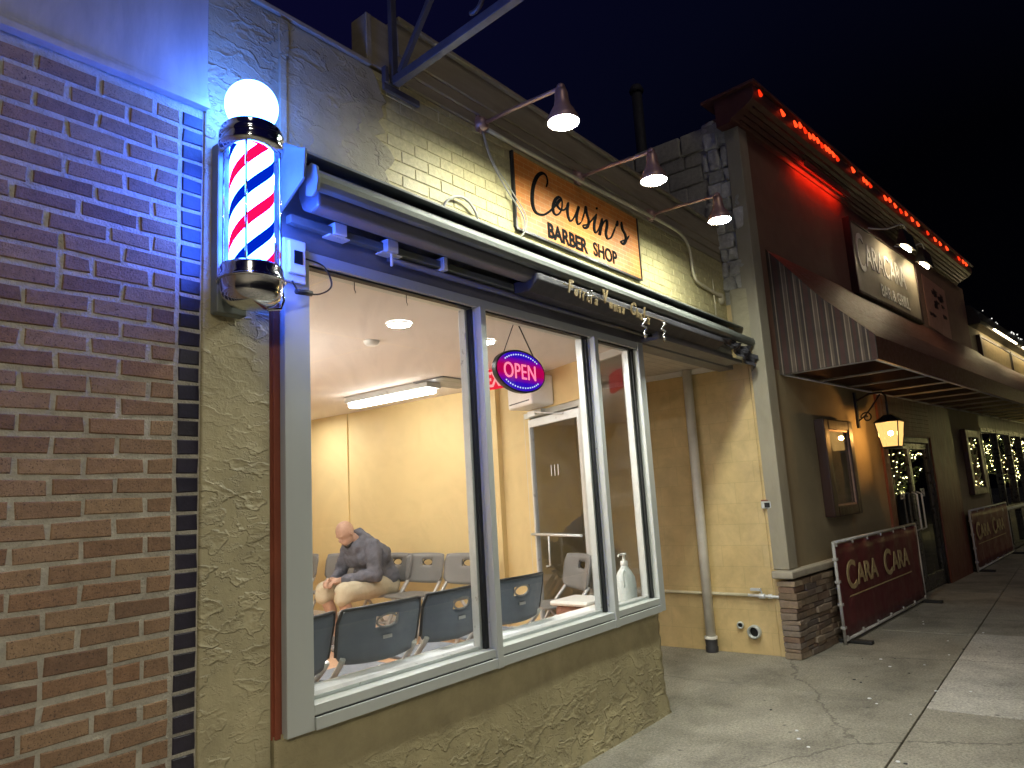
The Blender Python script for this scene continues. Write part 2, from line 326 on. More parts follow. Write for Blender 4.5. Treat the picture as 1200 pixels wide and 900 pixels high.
def yz_board(name, cols, bw, bh, mort, **k):
    m = board_mat(name, cols, bw=bw, bh=bh, mort=mort, **k)
    t = m.node_tree
    mp = [n for n in t.nodes if n.type == 'MAPPING'][0]; tc = [n for n in t.nodes if n.type == 'TEX_COORD'][0]
    sp = t.nodes.new('ShaderNodeSeparateXYZ'); cb = t.nodes.new('ShaderNodeCombineXYZ')
    t.links.new(tc.outputs['Object'], sp.inputs[0]); t.links.new(sp.outputs[1], cb.inputs[0]); t.links.new(sp.outputs[2], cb.inputs[1])
    for l in list(mp.inputs[0].links): t.links.remove(l)
    t.links.new(cb.outputs[0], mp.inputs[0]); return m
M['yellowblock'] = yz_board('yellow_painted_block', [(.66,.50,.24),(.67,.52,.26),(.57,.44,.21)], .41, .205, .003, rough=.55, bumpd=.003, strength=.35, dirt=.3)
M['ceilpanel'] = board_mat('ceiling_panels', [(.80,.75,.72),(.81,.76,.73),(.90,.82,.70)], bw=2.4, bh=1.2, mort=.006, rough=.8, bumpd=.001, dirt=0.0, vary=.02)

# ------------------------------------------------------------------ geometry helpers
class MB:
    def __init__(s): s.b = bmesh.new()
    def box(s, x0, y0, z0, x1, y1, z1, jit=0, bev=0):
        vs = [s.b.verts.new((x+random.uniform(-jit,jit), y+random.uniform(-jit,jit), z+random.uniform(-jit,jit))) for x in (x0,x1) for y in (y0,y1) for z in (z0,z1)]
        for f in ((0,1,3,2),(4,6,7,5),(0,4,5,1),(2,3,7,6),(0,2,6,4),(1,5,7,3)): s.b.faces.new([vs[i] for i in f])
        return s
    def obox(s, c, h, mtx):
        n0 = len(s.b.verts); s.b.verts.ensure_lookup_table()
        vs = [s.b.verts.new(mtx @ Vector((c[0]+sx*h[0], c[1]+sy*h[1], c[2]+sz*h[2]))) for sx in (-1,1) for sy in (-1,1) for sz in (-1,1)]
        for f in ((0,1,3,2),(4,6,7,5),(0,4,5,1),(2,3,7,6),(0,2,6,4),(1,5,7,3)): s.b.faces.new([vs[i] for i in f])
        return s
    def brick(s, x0, x1, z0, z1, yb, yf, bev=.004, jit=.002):
        """front face at yf (towards -Y), back yb; rounded arris"""
        j = lambda: random.uniform(-jit, jit)
        B = [(x0,yb,z0),(x1,yb,z0),(x1,yb,z1),(x0,yb,z1)]
        m = [(x0+j(),yf+bev,z0+j()),(x1+j(),yf+bev,z0+j()),(x1+j(),yf+bev,z1+j()),(x0+j(),yf+bev,z1+j())]
        d = -abs(j())*.5; j_ = j; j = lambda: -abs(j_())*.4
        f = [(m[0][0]+bev,yf+d,m[0][2]+bev),(m[1][0]-bev,yf+d+j(),m[1][2]+bev),(m[2][0]-bev,yf+d,m[2][2]-bev),(m[3][0]+bev,yf+d+j(),m[3][2]-bev)]
        V = [[s.b.verts.new(p) for p in L] for L in (B, m, f)]
        for a, c in ((0,1),(1,2)):
            for i in range(4):
                k = (i+1) % 4; s.b.faces.new([V[a][i], V[a][k], V[c][k], V[c][i]])
        s.b.faces.new(V[2]); return s
    def tube(s, pts, r, seg=10, caps=True, r2=None):
        pts = [Vector(p) for p in pts]; rings = []
        n = len(pts); up = None
        for i, p in enumerate(pts):
            d = (pts[min(n-1, i+1)] - pts[max(0, i-1)]).normalized()
            if up is None:
                up = Vector((0,0,1)) if abs(d.z) < .9 else Vector((1,0,0))
            a = d.cross(up).normalized(); up2 = a.cross(d).normalized(); up = up2
            rr = r if r2 is None else r + (r2-r)*i/(n-1)
            if isinstance(r, (list, tuple)): rr = r[i]
            rings.append([s.b.verts.new(p + (a*math.cos(2*math.pi*k/seg) + up2*math.sin(2*math.pi*k/seg))*rr) for k in range(seg)])
        for i in range(n-1):
            for k in range(seg):
                f = s.b.faces.new([rings[i][k], rings[i][(k+1)%seg], rings[i+1][(k+1)%seg], rings[i+1][k]]); f.smooth = True
        if caps:
            s.b.faces.new(rings[0][::-1]); s.b.faces.new(rings[-1])
        return s
    def lathe(s, c, prof, seg=32, axis=(0,0,1), smooth=True):
        """prof: (radius, height) list"""
        ax = Vector(axis).normalized(); u = ax.orthogonal().normalized(); w = ax.cross(u); c = Vector(c); rings = []
        for rr, h in prof:
            if rr < 1e-5: rings.append([s.b.verts.new(c + ax*h)])
            else: rings.append([s.b.verts.new(c + ax*h + (u*math.cos(2*math.pi*k/seg) + w*math.sin(2*math.pi*k/seg))*rr) for k in range(seg)])
        for i in range(len(rings)-1):
            A, B = rings[i], rings[i+1]
            if len(A) == 1 and len(B) == 1: continue
            for k in range(seg):
                if len(A) == 1: f = s.b.faces.new([A[0], B[k], B[(k+1)%seg]])
                elif len(B) == 1: f = s.b.faces.new([A[k], A[(k+1)%seg], B[0]])
                else: f = s.b.faces.new([A[k], A[(k+1)%seg], B[(k+1)%seg], B[k]])
                f.smooth = smooth
        return s
    def ball(s, c, r, sc=(1,1,1), seg=16, rings=10):
        prof = [(r*math.sin(math.pi*i/rings), -r*math.cos(math.pi*i/rings)) for i in range(rings+1)]
        n0 = set(s.b.verts); s.lathe((0,0,0), prof, seg)
        for v in s.b.verts:
            if v not in n0: v.co = Vector((v.co.x*sc[0]+c[0], v.co.y*sc[1]+c[1], v.co.z*sc[2]+c[2]))
        return s
    def prism(s, poly, a0, a1, axis='x'):
        """poly in the plane normal to axis: axis x -> (y,z); axis y -> (x,z); axis z -> (x,y)"""
        def P(p, a):
            return {'x': (a,p[0],p[1]), 'y': (p[0],a,p[1]), 'z': (p[0],p[1],a)}[axis]
        A = [s.b.verts.new(P(p, a0)) for p in poly]; B = [s.b.verts.new(P(p, a1)) for p in poly]
        n = len(poly)
        for i in range(n): s.b.faces.new([A[i], A[(i+1)%n], B[(i+1)%n], B[i]])
        s.b.faces.new(A[::-1]); s.b.faces.new(B); return s
    def caps(s, pts, rad):
        """chain of rounded tapered segments (for bodies, merged later)"""
        for i in range(len(pts)-1):
            s.capsule(pts[i], pts[i+1], rad[i], rad[i+1])
        return s
    def capsule(s, a, b, ra, rb, seg=14):
        a, b = Vector(a), Vector(b); L = (b-a).length
        if L < 1e-6: return s
        prof = [(ra*math.sin(t), -ra*math.cos(t)) for t in [math.pi/2*i/5 for i in range(6)]] + [(rb*math.cos(t), L+rb*math.sin(t)) for t in [math.pi/2*i/5 for i in range(6)]]
        prof[0] = (0, -ra); prof[-1] = (0, L+rb)
        s.lathe(a, prof, seg, axis=(b-a)); return s
WORLD = {}
def wm(o): return WORLD.get(o.name, Matrix.Identity(4))
def link(name, mesh, material, parent=None, local=False, bevel=0, bseg=2, mats=None):
    o = bpy.data.objects.new(name, mesh); COL.objects.link(o)
    for mm in (mats or [material]): mesh.materials.append(mm)
    if parent is not None:
        o.parent = parent
        if not local: mesh.transform(wm(parent).inverted())
        WORLD[o.name] = wm(parent).copy()
    else: WORLD[o.name] = Matrix.Identity(4)
    if bevel:
        md = o.modifiers.new('bevel', 'BEVEL'); md.width = bevel; md.segments = bseg; md.limit_method = 'ANGLE'; md.angle_limit = R(40)
    return o
def obj(name, mb, material, parent=None, local=False, bevel=0, smooth=None, fixn=True):
    if fixn: bmesh.ops.recalc_face_normals(mb.b, faces=mb.b.faces)
    me = bpy.data.meshes.new(name); mb.b.to_mesh(me); mb.b.free()
    return link(name, me, material, parent, local, bevel)
def tag(o, label=None, cat=None, group=None, kind=None):
    if label: o['label'] = label
    if cat: o['category'] = cat
    if group: o['group'] = group
    if kind: o['kind'] = kind
    return o
def thing(name, label, cat, loc=(0,0,0), rz=0, group=None, kind=None):
    o = bpy.data.objects.new(name, None); COL.objects.link(o); o.empty_display_size = .1
    o.location = loc; o.rotation_euler = (0,0,rz)
    WORLD[o.name] = Matrix.Translation(loc) @ Matrix.Rotation(rz, 4, 'Z')
    return tag(o, label, cat, group, kind)
def copy_thing(o, loc, rz, label, parent=None):
    c = o.copy(); COL.objects.link(c)
    if parent is None:
        c.location = loc; c.rotation_euler = (0,0,rz)
        if label: c['label'] = label
    else: c.parent = parent
    for ch in [x for x in SC.objects if x.parent == o]: copy_thing(ch, None, None, None, c)
    return c
def text_mesh(s, size, extrude=.002, xs=1.0, spacing=1.0, offset=0.0, align='LEFT'):
    cu = bpy.data.curves.new('text', 'FONT'); cu.body = s; cu.size = size; cu.extrude = extrude; cu.space_character = spacing; cu.offset = offset; cu.align_x = align
    cu.resolution_u = 4
    to = bpy.data.objects.new('text', cu); COL.objects.link(to)
    dg = bpy.context.evaluated_depsgraph_get(); dg.update()
    me = bpy.data.meshes.new_from_object(to.evaluated_get(dg)); bpy.data.objects.remove(to)
    me.transform(Matrix.Diagonal((xs,1,1,1))); me.materials.clear(); return me
FACE = Matrix.Rotation(R(90), 4, 'X')            # text reading along +X, facing -Y
def text(name, s, size, material, parent, mtx, **k):
    me = text_mesh(s, size, **k); me.transform(mtx)
    return link(name, me, material, parent)
def catmull(P, n=8):
    out = []
    for i in range(len(P)-1):
        p0, p1, p2, p3 = P[max(0,i-1)], P[i], P[i+1], P[min(len(P)-1,i+2)]
        for k in range(n):
            t = k/n
            out.append(tuple(.5*((2*p1[j]) + (-p0[j]+p2[j])*t + (2*p0[j]-5*p1[j]+4*p2[j]-p3[j])*t*t + (-p0[j]+3*p1[j]-3*p2[j]+p3[j])*t**3) for j in range(len(p1))))
    out.append(tuple(P[-1])); return out
def dirn(vx, vz): L = math.hypot(vx, vz) or 1; return vx/L, vz/L

FY = 2.65            # facade plane of the barber shop
FLOOR = .28          # shop floor above the pavement
# ------------------------------------------------------------------ ground
g = MB(); g.box(-60,-60,-.30, 90,60,-.17)
tag(obj('ground', g, M['asphalt']), kind='structure')
g = MB(); g.box(-60,-12,-.165, 90,-3.2,-.14)
tag(obj('road', g, M['asphalt']), kind='structure')
g = MB(); g.box(-60,-3.2,-.17, 90,-3.05,-.005)
tag(obj('kerb', g, M['stonecap'], bevel=.015), kind='structure')
def slabs(xs, ys, z0=-.16, z1=0.0, gap=.006):
    m_ = MB()
    for i in range(len(xs)-1):
        for j in range(len(ys)-1):
            m_.box(xs[i]+gap, ys[j]+gap, z0, xs[i+1]-gap, ys[j+1]-gap, z1+random.uniform(-.0015,.0015))
    return m_
tag(obj('sidewalk', slabs([-20,-6,-3,0,2.9,5.9,8.6,11.6,15,18,21,24,30,40,60], [1.12,7.2]), M['concrete'], bevel=.004), kind='structure')
tag(obj('sidewalk_outer_strip', slabs([-20,-6,-3,0,2.9,5.84,8.68,11.5,14.4,17.3,20,23,30,40,60], [-3.05,-.9,1.12]), M['slab'], bevel=.004), kind='structure')
tag(obj('sidewalk_pale_slab', MB().box(5.846,-.894,-.1,8.674,1.114,.0035), M['paleslab'], bevel=.004), kind='structure')
litter = []
for i in range(26):
    x, y = random.choice([(random.uniform(4.6,8), random.uniform(.9,2.2)), (random.uniform(5,10), random.uniform(1.0,2.0))])
    lb = MB(); rr = random.uniform(.006,.016)
    lb.lathe((x,y,0.001), [(0,0.0),(rr,0.0),(rr*.8,.004),(0,.005)], 7)
    o = obj('litter_scrap', lb, M['paper'] if i % 3 else M['castiron'])
    tag(o, 'tiny scrap of litter lying on the concrete pavement before the storefronts', 'litter', 'scraps of litter on the pavement')

# ------------------------------------------------------------------ brick building on the left
BB = thing('brick_building', 'red brick building with dark brick edge and metal fascia beside the barber shop', 'building', (0, FY, 0))
m_ = MB(); pitch = .0705; nrow = 47; bl = .205
r_ = 0; z = .0
while z + pitch < 3.30:
    off = [0, .5, 0, .5][r_ % 4]*bl + (.03 if r_ % 5 == 2 else 0)
    x = 1.292
    first = True
    while x > -4.2:
        L = bl if not first or r_ % 2 == 0 else bl*.5
        if random.random() < .06: L = bl*random.choice((.5,.75))
        x0 = x - L
        m_.brick(x0+.0085, x-.0085, z+.0085, z+pitch-.0085, FY+.03, FY-.0005-random.uniform(0,.0035), .0035, .0042)
        x = x0; first = False
    z += pitch; r_ += 1
obj('brickwork', m_, M['brick'], BB)
m_ = MB(); z = 0
while z + pitch < 3.30:
    m_.brick(1.301, 1.383, z+.007, z+pitch-.007, FY+.03, FY-.003, .004, .0025); z += pitch
obj('dark_brick_edge', m_, M['darkbrick'], BB)
obj('mortar', MB().box(-4.3, FY+.0018, -.05, 1.3885, FY+.3, 3.30), M['mortar'], BB)
obj('fascia', MB().box(-4.3, FY-.025, 3.30, 1.392, FY+.3, 5.2), M['fascia'], BB, bevel=.004)
fb = MB().box(-4.3, FY-.042, 3.272, 1.394, FY-.0, 3.299).box(-4.3, FY-.034, 3.3005, 1.393, FY-.0255, 3.318)
obj('fascia_trim', fb, M['fascia'], BB, bevel=.003)
obj('side_wall', MB().box(-4.3, FY+.302, 0, 1.38, 9.5, 5.1), M['mortar'], BB)

# ------------------------------------------------------------------ barber shop building
BS = thing('barber_shop', 'low cream barber shop with big window, stucco pier and painted brick wall', 'shop building', (3.4, FY, 0))
# stucco pier left of the window, and the stucco sheet above
def wavy_sheet(pts, y0, y1):
    return MB().prism(pts, y0, y1, 'y')
edge = [(2.30,3.90)]
zz = 3.88
while zz > 3.24:
    edge.append((2.36+random.uniform(-.05,.05)+(.05 if zz < 3.5 else 0), zz)); zz -= .045
sp = [(1.389,-.05),(1.687,-.05),(1.687,3.235)] + edge[::-1] + [(1.389,3.90)]
obj('stucco_pier', wavy_sheet(sp, FY-.012, FY+.25), M['stucco'], BS, bevel=.006)
obj('joint_cover', MB().box(1.735,FY-.030,3.26,1.768,FY-.0125,3.86).box(1.728,FY-.034,3.70,1.778,FY-.0305,3.88), M['stucco'], BS, bevel=.003)
obj('parapet_cap', MB().box(1.394,FY-.03,3.902,2.285,FY+.26,3.925), M['siding'], BS, bevel=.004)
# painted brick
m_ = MB(); z = 3.225; k = 0
while z < 3.90:
    x = 2.20 - (k % 2)*.1
    while x < 7.0:
        m_.brick(max(x,2.25)+.004, min(x+.2,6.995)-.003, z+.003, min(z+.0705,3.905)-.003, FY+.03, FY-.0012-random.uniform(0,.0015), .0035, .0018); x += .2
    z += .0705; k += 1
obj('painted_brickwork', m_, M['paintbrick'], BS)
obj('painted_mortar', MB().box(2.2,FY+.0022,3.2,6.998,FY+.2,3.905), M['paintmortar'], BS)
m_ = MB(); zs = [3.907,3.99,4.075,4.275]
for i in range(3):
    a, b = zs[i], zs[i+1]
    m_.prism([(FY+.10,a),(FY-.004,a),(FY-.012,a+.005),(FY+.0,b-.001),(FY+.10,b-.001)], 2.50, 6.995, 'x')
obj('lap_siding', m_, M['siding'], BS)
obj('siding_cap', MB().box(2.49,FY-.03,4.277,6.995,FY+.14,4.30), M['siding'], BS, bevel=.004)
obj('parapet_end_post', MB().box(2.275,FY-.006,3.93,2.435,FY+.12,4.22).box(2.262,FY-.02,3.93,2.30,FY-.0065,4.21), M['siding'], BS, bevel=.005)
obj('roof', MB().box(1.40,FY+.252,3.55,6.99,9.3,3.65), M['header'], BS)
obj('roof_box', MB().box(5.62,4.0,3.652,6.99,6.0,5.55).box(5.55,3.95,5.552,6.99,6.05,5.60), M['header'], BS, bevel=.01)
# low wall under the window, flared and lumpy
m_ = MB(); nx, nz = 70, 22
def lw(x, z):
    w = .003*math.sin(x*3.1+z*4)+.0012*math.sin(x*11-z*9)
    fl = .028*max(0, 1-z/.22)**1.5
    return FY - .005 - fl - w
grid = [[m_.b.verts.new((1.702+(4.95+.01*math.sin(j*2.1)+.012*(j<4)-1.702)*i/nx, lw(1.7+3.25*i/nx, -.04+.77*j/nz), -.04+.772*j/nz)) for i in range(nx+1)] for j in range(nz+1)]
for j in range(nz):
    for i in range(nx):
        f = m_.b.faces.new([grid[j][i], grid[j][i+1], grid[j+1][i+1], grid[j+1][i]]); f.smooth = True
back = [[m_.b.verts.new((grid[j][i].co.x, FY+.16, grid[j][i].co.z)) for j in range(nz+1)] for i in (0, nx)]
for j in range(nz):
    m_.b.faces.new([grid[j][0], grid[j+1][0], back[0][j+1], back[0][j]])
    m_.b.faces.new([grid[j][nx], back[1][j], back[1][j+1], grid[j+1][nx]])
m_.b.faces.new([grid[nz][0], grid[nz][nx], back[1][nz], back[0][nz]])
m_.b.faces.new([grid[0][0], back[0][0], back[1][0], grid[0][nx]])
m_.b.faces.new([back[0][0], back[0][nz], back[1][nz], back[1][0]])
obj('low_wall', m_, M['stucco_low'], BS)
obj('low_wall_core', MB().box(1.702,FY+.161,-.04,4.93,FY+.20,.735), M['intwall'], BS)
# angled entry wall base (below glazing), header and door
A0 = Vector((5.02, 2.70, 0)); AD = Vector((math.cos(R(67)), math.sin(R(67)), 0)); AN = Vector((math.sin(R(67)), -math.cos(R(67)), 0))
EM = Matrix.Translation(A0) @ Matrix.Rotation(R(67), 4, 'Z')      # local x along the wall, local y to the inside
def ebox(mb, t0, t1, n0, n1, z0, z1):
    return mb.obox(((t0+t1)/2,(n0+n1)/2,(z0+z1)/2), (abs(t1-t0)/2,abs(n1-n0)/2,abs(z1-z0)/2), EM)
obj('recess_base', ebox(ebox(MB(), .02, .70, -.02, .10, 0, .66), .701, 1.80, -.02, .10, 0, .24), M['stucco_low'], BS)
obj('recess_header', ebox(ebox(MB(), .64, 1.80, -.02, .09, 2.44, 2.84), .0, .64, .0, .07, 2.785, 2.84), M['intwall'], BS)
obj('entry_floor', MB().prism([(5.06,2.75),(5.62,4.25),(5.66,4.6),(6.99,4.6),(6.99,4.0),(5.9,3.0)], .005, .27, 'z') if False else MB().box(5.7,4.05,.001,6.99,4.6,.27), M['concrete'], BS)
# header over the window and over the recess
obj('header_beam', MB().box(1.702,FY-.002,2.775,6.995,FY+.15,3.222), M['header'], BS, bevel=.004)
obj('recess_soffit', MB().box(5.06,FY+.151,2.845,6.995,4.62,2.90), board_mat('soffit_boards', [(.70,.66,.58),(.72,.68,.60),(.36,.32,.26)], bw=6, bh=.10, mort=.003, rough=.5, bumpd=.004), BS)
obj('soffit_trim', MB().box(6.955,FY+.16,2.79,6.994,4.6,2.843), M['whiteplastic'], BS)
obj('recess_back_wall', MB().box(5.55,4.62,0,6.99,4.75,2.9), M['intwall'], BS)
# room
obj('room_floor', MB().prism([(1.0,2.86),(5.06,2.86),(5.60,4.16),(5.619,9.0),(1.0,9.0)],.1,FLOOR,'z'), M['woodfloor'], BS)
obj('room_ceiling', MB().prism([(1.0,FY+.152),(5.04,FY+.152),(5.62,4.16),(5.62,9.0),(1.0,9.0)],2.78,2.84,'z'), M['ceilpanel'], BS)
iw = MB().box(5.62,4.24,.1,5.74,9.1,2.779).box(5.60,7.08,.1,5.6195,9.1,2.779)
obj('yellow_room_wall', iw, M['intwall'], BS)
obj('back_room_wall', MB().box(1.0,9.0,.1,5.60,9.1,2.779), M['intwall'], BS)
obj('left_room_wall', MB().box(.9,FY+.305,.1,1.0,9.0,2.779).box(1.0,FY+.31,.1,1.70,FY+.36,2.779), M['intwall'], BS)
obj('baseboard', MB().box(5.602,4.26,FLOOR,5.6198,7.07,FLOOR+.10).box(5.582,7.09,FLOOR,5.5998,8.98,FLOOR+.10).box(1.02,8.98,FLOOR,5.58,8.9995,FLOOR+.1), M['white'], BS, bevel=.004)
obj('ceiling_panel', MB().box(4.72,4.55,2.765,5.35,4.95,2.779), M['awngrey'], BS, bevel=.003)

# window: frame, mullions, glass
Z0, Z1 = .73, 2.772
fr = MB()
fr.box(1.745,FY-.035,Z0-.015,1.875,FY+.10,Z1)                    # wide left jamb
fr.box(4.935,FY-.035,Z0-.015,5.018,FY+.10,Z1)
fr.box(1.877,FY-.030,2.715,4.933,FY+.10,Z1-.001)
fr.box(1.877,FY-.045,Z0-.015,4.933,FY-.001,Z0+.035).box(1.877,FY-.033,Z0+.040,4.933,FY+.10,Z0+.083)
MUL = (3.008, 4.243)
for x in MUL: fr.box(x+.028,FY-.048,Z0-.018,x+.076,FY+.0,2.72)
win = obj('shop_window', fr, M['frame'], BS, bevel=.003)
gk = MB()
for x in MUL: gk.box(x+.001,FY+.012,Z0+.085,x+.0265,FY+.05,2.714)
gk.box(4.909,FY+.012,Z0+.085,4.9345,FY+.05,2.714)
for a_, b_ in ((1.877,3.003),(3.088,4.238),(4.323,4.90)):
    gk.box(a_,FY-.012,2.705,b_,FY+.03,2.7145); gk.box(a_,FY-.036,Z0+.0351,b_,FY+.0,Z0+.0399)
obj('gasket', gk, M['gasket'], win)
il = MB()
for x in MUL: il.box(x-.018,FY+.035,Z0+.084,x+.0005,FY+.085,2.714); il.box(x+.0275,FY+.001,Z0+.084,x+.075,FY+.085,2.714)
il.box(4.888,FY+.035,Z0+.084,4.9085,FY+.085,2.714)
il.box(1.8775,FY+.04,Z0+.084,2.985,FY+.10,Z0+.10).box(3.088,FY+.04,Z0+.084,4.22,FY+.10,Z0+.10).box(4.323,FY+.04,Z0+.084,4.885,FY+.10,Z0+.10)
obj('inner_stops', il, M['framelight'], win, bevel=.002)
for a_, b_ in ((1.87,3.012),(3.08,4.247),(4.315,4.94)):
    obj('pane', MB().box(a_,FY+.028,Z0+.07,b_,FY+.033,2.72), M['glass'], win)
obj('red_strip', MB().box(1.690,FY+.0,.72,1.7445,FY+.12,2.774).box(1.704,FY-.014,.72,1.730,FY-.0005,2.77), M['rust'], BS, bevel=.003)
obj('window_ledge', MB().box(1.76,FY+.101,.68,5.0,FY+.385,.788), M['white'], BS, bevel=.006)

# entry glazing in the angled wall
sl = MB()
ebox(sl,.02,.075,.0,.07,.66,2.785); ebox(sl,.59,.66,.0,.07,.66,2.785); ebox(sl,.0751,.5899,.01,.06,.66,.73); ebox(sl,.0751,.5899,.01,.06,2.72,2.784)
side = obj('side_window', sl, M['framelight'], BS, bevel=.003)
obj('pane', ebox(MB(),.07,.595,.03,.035,.72,2.73), M['entryglass'], side)
df = MB()
ebox(df,.662,.735,-.01,.08,.02,2.44); ebox(df,1.72,1.79,-.01,.08,.02,2.44); ebox(df,.7351,1.7199,-.008,.078,2.385,2.439); ebox(df,.7351,1.7199,-.03,.08,.24,.279)
door = obj('entry_door_frame', df, M['frame'], BS, bevel=.003)
lf = MB()
ebox(lf,.75,.805,.015,.06,.285,2.375); ebox(lf,1.65,1.705,.015,.06,.285,2.375); ebox(lf,.8051,1.6499,.016,.059,2.295,2.374); ebox(lf,.8051,1.6499,.016,.059,.286,.46)
leaf = obj('door_leaf', lf, M['framelight'], door, bevel=.003)
obj('pane', ebox(MB(),.80,1.655,.034,.04,.45,2.30), M['entryglass'], door)
pb = MB(); pb.tube([EM @ Vector((.80,.10,1.26)), EM @ Vector((1.66,.10,1.26))], .013, 10)
pb.tube([EM @ Vector((1.35,.10,1.25)), EM @ Vector((1.35,.105,.98)), EM @ Vector((1.42,.10,.97))], .010, 8)
obj('push_bar', pb, M['framelight'], door)
cl = ebox(MB(),1.30,1.56,.065,.13,2.385,2.44); cl.tube([EM @ Vector((1.42,.12,2.40)), EM @ Vector((1.2,.26,2.39)), EM @ Vector((1.0,.07,2.35))], .008, 6)
obj('door_closer', cl, M['framelight'], door, bevel=.003)
tx = text_mesh('111', .15, .001, .8); tx.transform(Matrix.Translation(EM @ Vector((1.16,.048,1.80))) @ Matrix.Rotation(R(67),4,'Z') @ Matrix.Rotation(R(90),4,'X'))
link('door_number', tx, M['whiteplastic'], door)

# ------------------------------------------------------------------ camera
Rm = [[0.6263796006271183, 0.08948196582405125, 0.7743652715033617], [-0.777360542025621, 0.14556411528001467, 0.61198176120239], [-0.05795846460910024, -0.985293898354704, 0.160738141849248]]
cam = bpy.data.cameras.new('camera'); co = bpy.data.objects.new('camera', cam); COL.objects.link(co)
mw = Matrix.Identity(4)
for i in range(3):
    mw[i][0] = Rm[i][0]; mw[i][1] = -Rm[i][1]; mw[i][2] = -Rm[i][2]
mw[2][3] = 1.6
co.matrix_world = mw
cam.sensor_width = 36; cam.lens = 832/1200*36; cam.clip_end = 500; cam.clip_start = .05
SC.camera = co
# ------------------------------------------------------------------ barber pole
PX, PY = 1.49, 2.455
bp_ = thing('barber_pole', 'lit barber pole with white globe and red, white and blue spiral stripes on the pier', 'barber pole', (PX, PY, 2.42))
st = link('striped_cylinder', (lambda mb: (lambda me: (mb.b.to_mesh(me), mb.b.free(), me)[2])(bpy.data.meshes.new('striped_cylinder')))(MB().lathe((0,0,0), [(.085,.13),(.085,.64)], 48)), M['pole'], bp_, local=True)
gt = MB().lathe((0,0,0), [(.104,.125),(.104,.645)], 40)
obj('glass_cylinder', gt, glass('pole_glass', (.97,.98,1.0), smear=0.0), bp_, local=True)
g2 = MB().ball((0,0,.835), .105, seg=32, rings=20); obj('globe', g2, M['globe'], bp_, local=True)
cp = MB().lathe((0,0,0), [(.09,.63),(.122,.635),(.128,.655),(.12,.672),(.126,.68),(.126,.70),(.113,.712),(.118,.722),(.10,.742),(.075,.758),(.055,.765),(0,.766)], 48)
obj('top_collar', cp, M['chrome'], bp_, local=True)
bs = MB().lathe((0,0,0), [(.09,.148),(.115,.145),(.122,.13),(.12,.112),(.126,.10),(.128,.085),(.118,.078),(.115,.035),(.108,.015),(.085,-.008),(.05,-.02),(0,-.024)], 48)
obj('base_cup', bs, M['chrome'], bp_, local=True)
bk = MB().box(-.075,.125,-.02,.055,.178,.70).box(-.02,.06,.66,.02,.13,.69).box(-.02,.06,.05,.02,.13,.08)
obj('wall_plate', bk, M['awnmetal'], bp_, local=True, bevel=.005)
ring = MB()
ring.tube([(.125*math.cos(a), .125*math.sin(a), .085) for a in [2*math.pi*k/32 for k in range(33)]], .007, 8, False)
ring.tube([(.128,-.01,.085),(.132,-.02,.03),(.11,-.03,-.01),(.05,-.03,-.025)], .006, 8)
obj('clamp_ring', ring, M['chrome'], bp_, local=True)
for a in (-2.3,-.75,.8,2.3):
    obj('glass_rod', MB().tube([(.111*math.cos(a), .111*math.sin(a), .12), (.111*math.cos(a), .111*math.sin(a), .66)], .004, 6), M['chrome'], bp_, local=True)
# timer box and lead
tb = thing('timer_box', 'small pale junction box with black lead beside the barber pole base', 'junction box', (1.79, FY-.05, 2.66))
obj('box_body', MB().box(1.73,FY-.055,2.60,1.845,FY-.036,2.80).box(1.745,FY-.075,2.635,1.83,FY-.0555,2.785), M['whiteplastic'], tb, bevel=.006)
obj('box_window', MB().box(1.768,FY-.080,2.68,1.81,FY-.0755,2.74), M['black'], tb)
cb = MB(); cb.tube(catmull([(1.84,FY-.06,2.72),(1.93,FY-.07,2.70),(1.97,FY-.07,2.62),(1.90,FY-.07,2.565),(1.80,FY-.07,2.56),(1.76,FY-.07,2.60)]), .004, 6)
cb.tube([(1.78,FY-.07,2.555),(1.86,FY-.07,2.56)], .013, 8)
obj('power_lead', cb, M['black'], tb)

# ------------------------------------------------------------------ retractable awning
AW = thing('retracted_awning', 'long grey retracted awning with gold foil lettering over the shop window', 'awning', (4.3, FY-.1, 3.0))
hood = MB()
hood.prism([(FY-.004,3.205),(FY-.004,3.262),(FY-.02,3.262),(FY-.175,3.175),(FY-.175,3.162),(FY-.025,3.205)], 1.72, 6.93, 'x')
obj('hood', hood, M['awnmetal'], AW, bevel=.003)
fb = MB()
prof = [(-.245,3.050),(-.260,3.042),(-.268,3.02),(-.266,2.995),(-.255,2.975),(-.235,2.968),(-.215,2.975),(-.212,3.042),(-.225,3.052)]
fb.prism([(FY+a, b) for a, b in prof], 1.76, 6.965, 'x')
obj('front_bar', fb, M['awnmetal'], AW, bevel=.003)
fg = MB().prism([(FY-.2115,3.075),(FY-.2115,2.915),(FY-.15,2.90),(FY-.09,2.93),(FY-.06,3.0),(FY-.06,3.10),(FY-.1,3.15)], 1.80, 6.60, 'x')
obj('rolled_fabric', fg, M['awngrey'], AW, bevel=.012)
fd = MB().prism([(FY-.25,2.945),(FY-.25,2.90),(FY-.17,2.845),(FY-.06,2.85),(FY-.055,2.92)], 3.35, 6.2, 'x')
obj('fabric_valance', fd, M['awndark'], AW, bevel=.008)
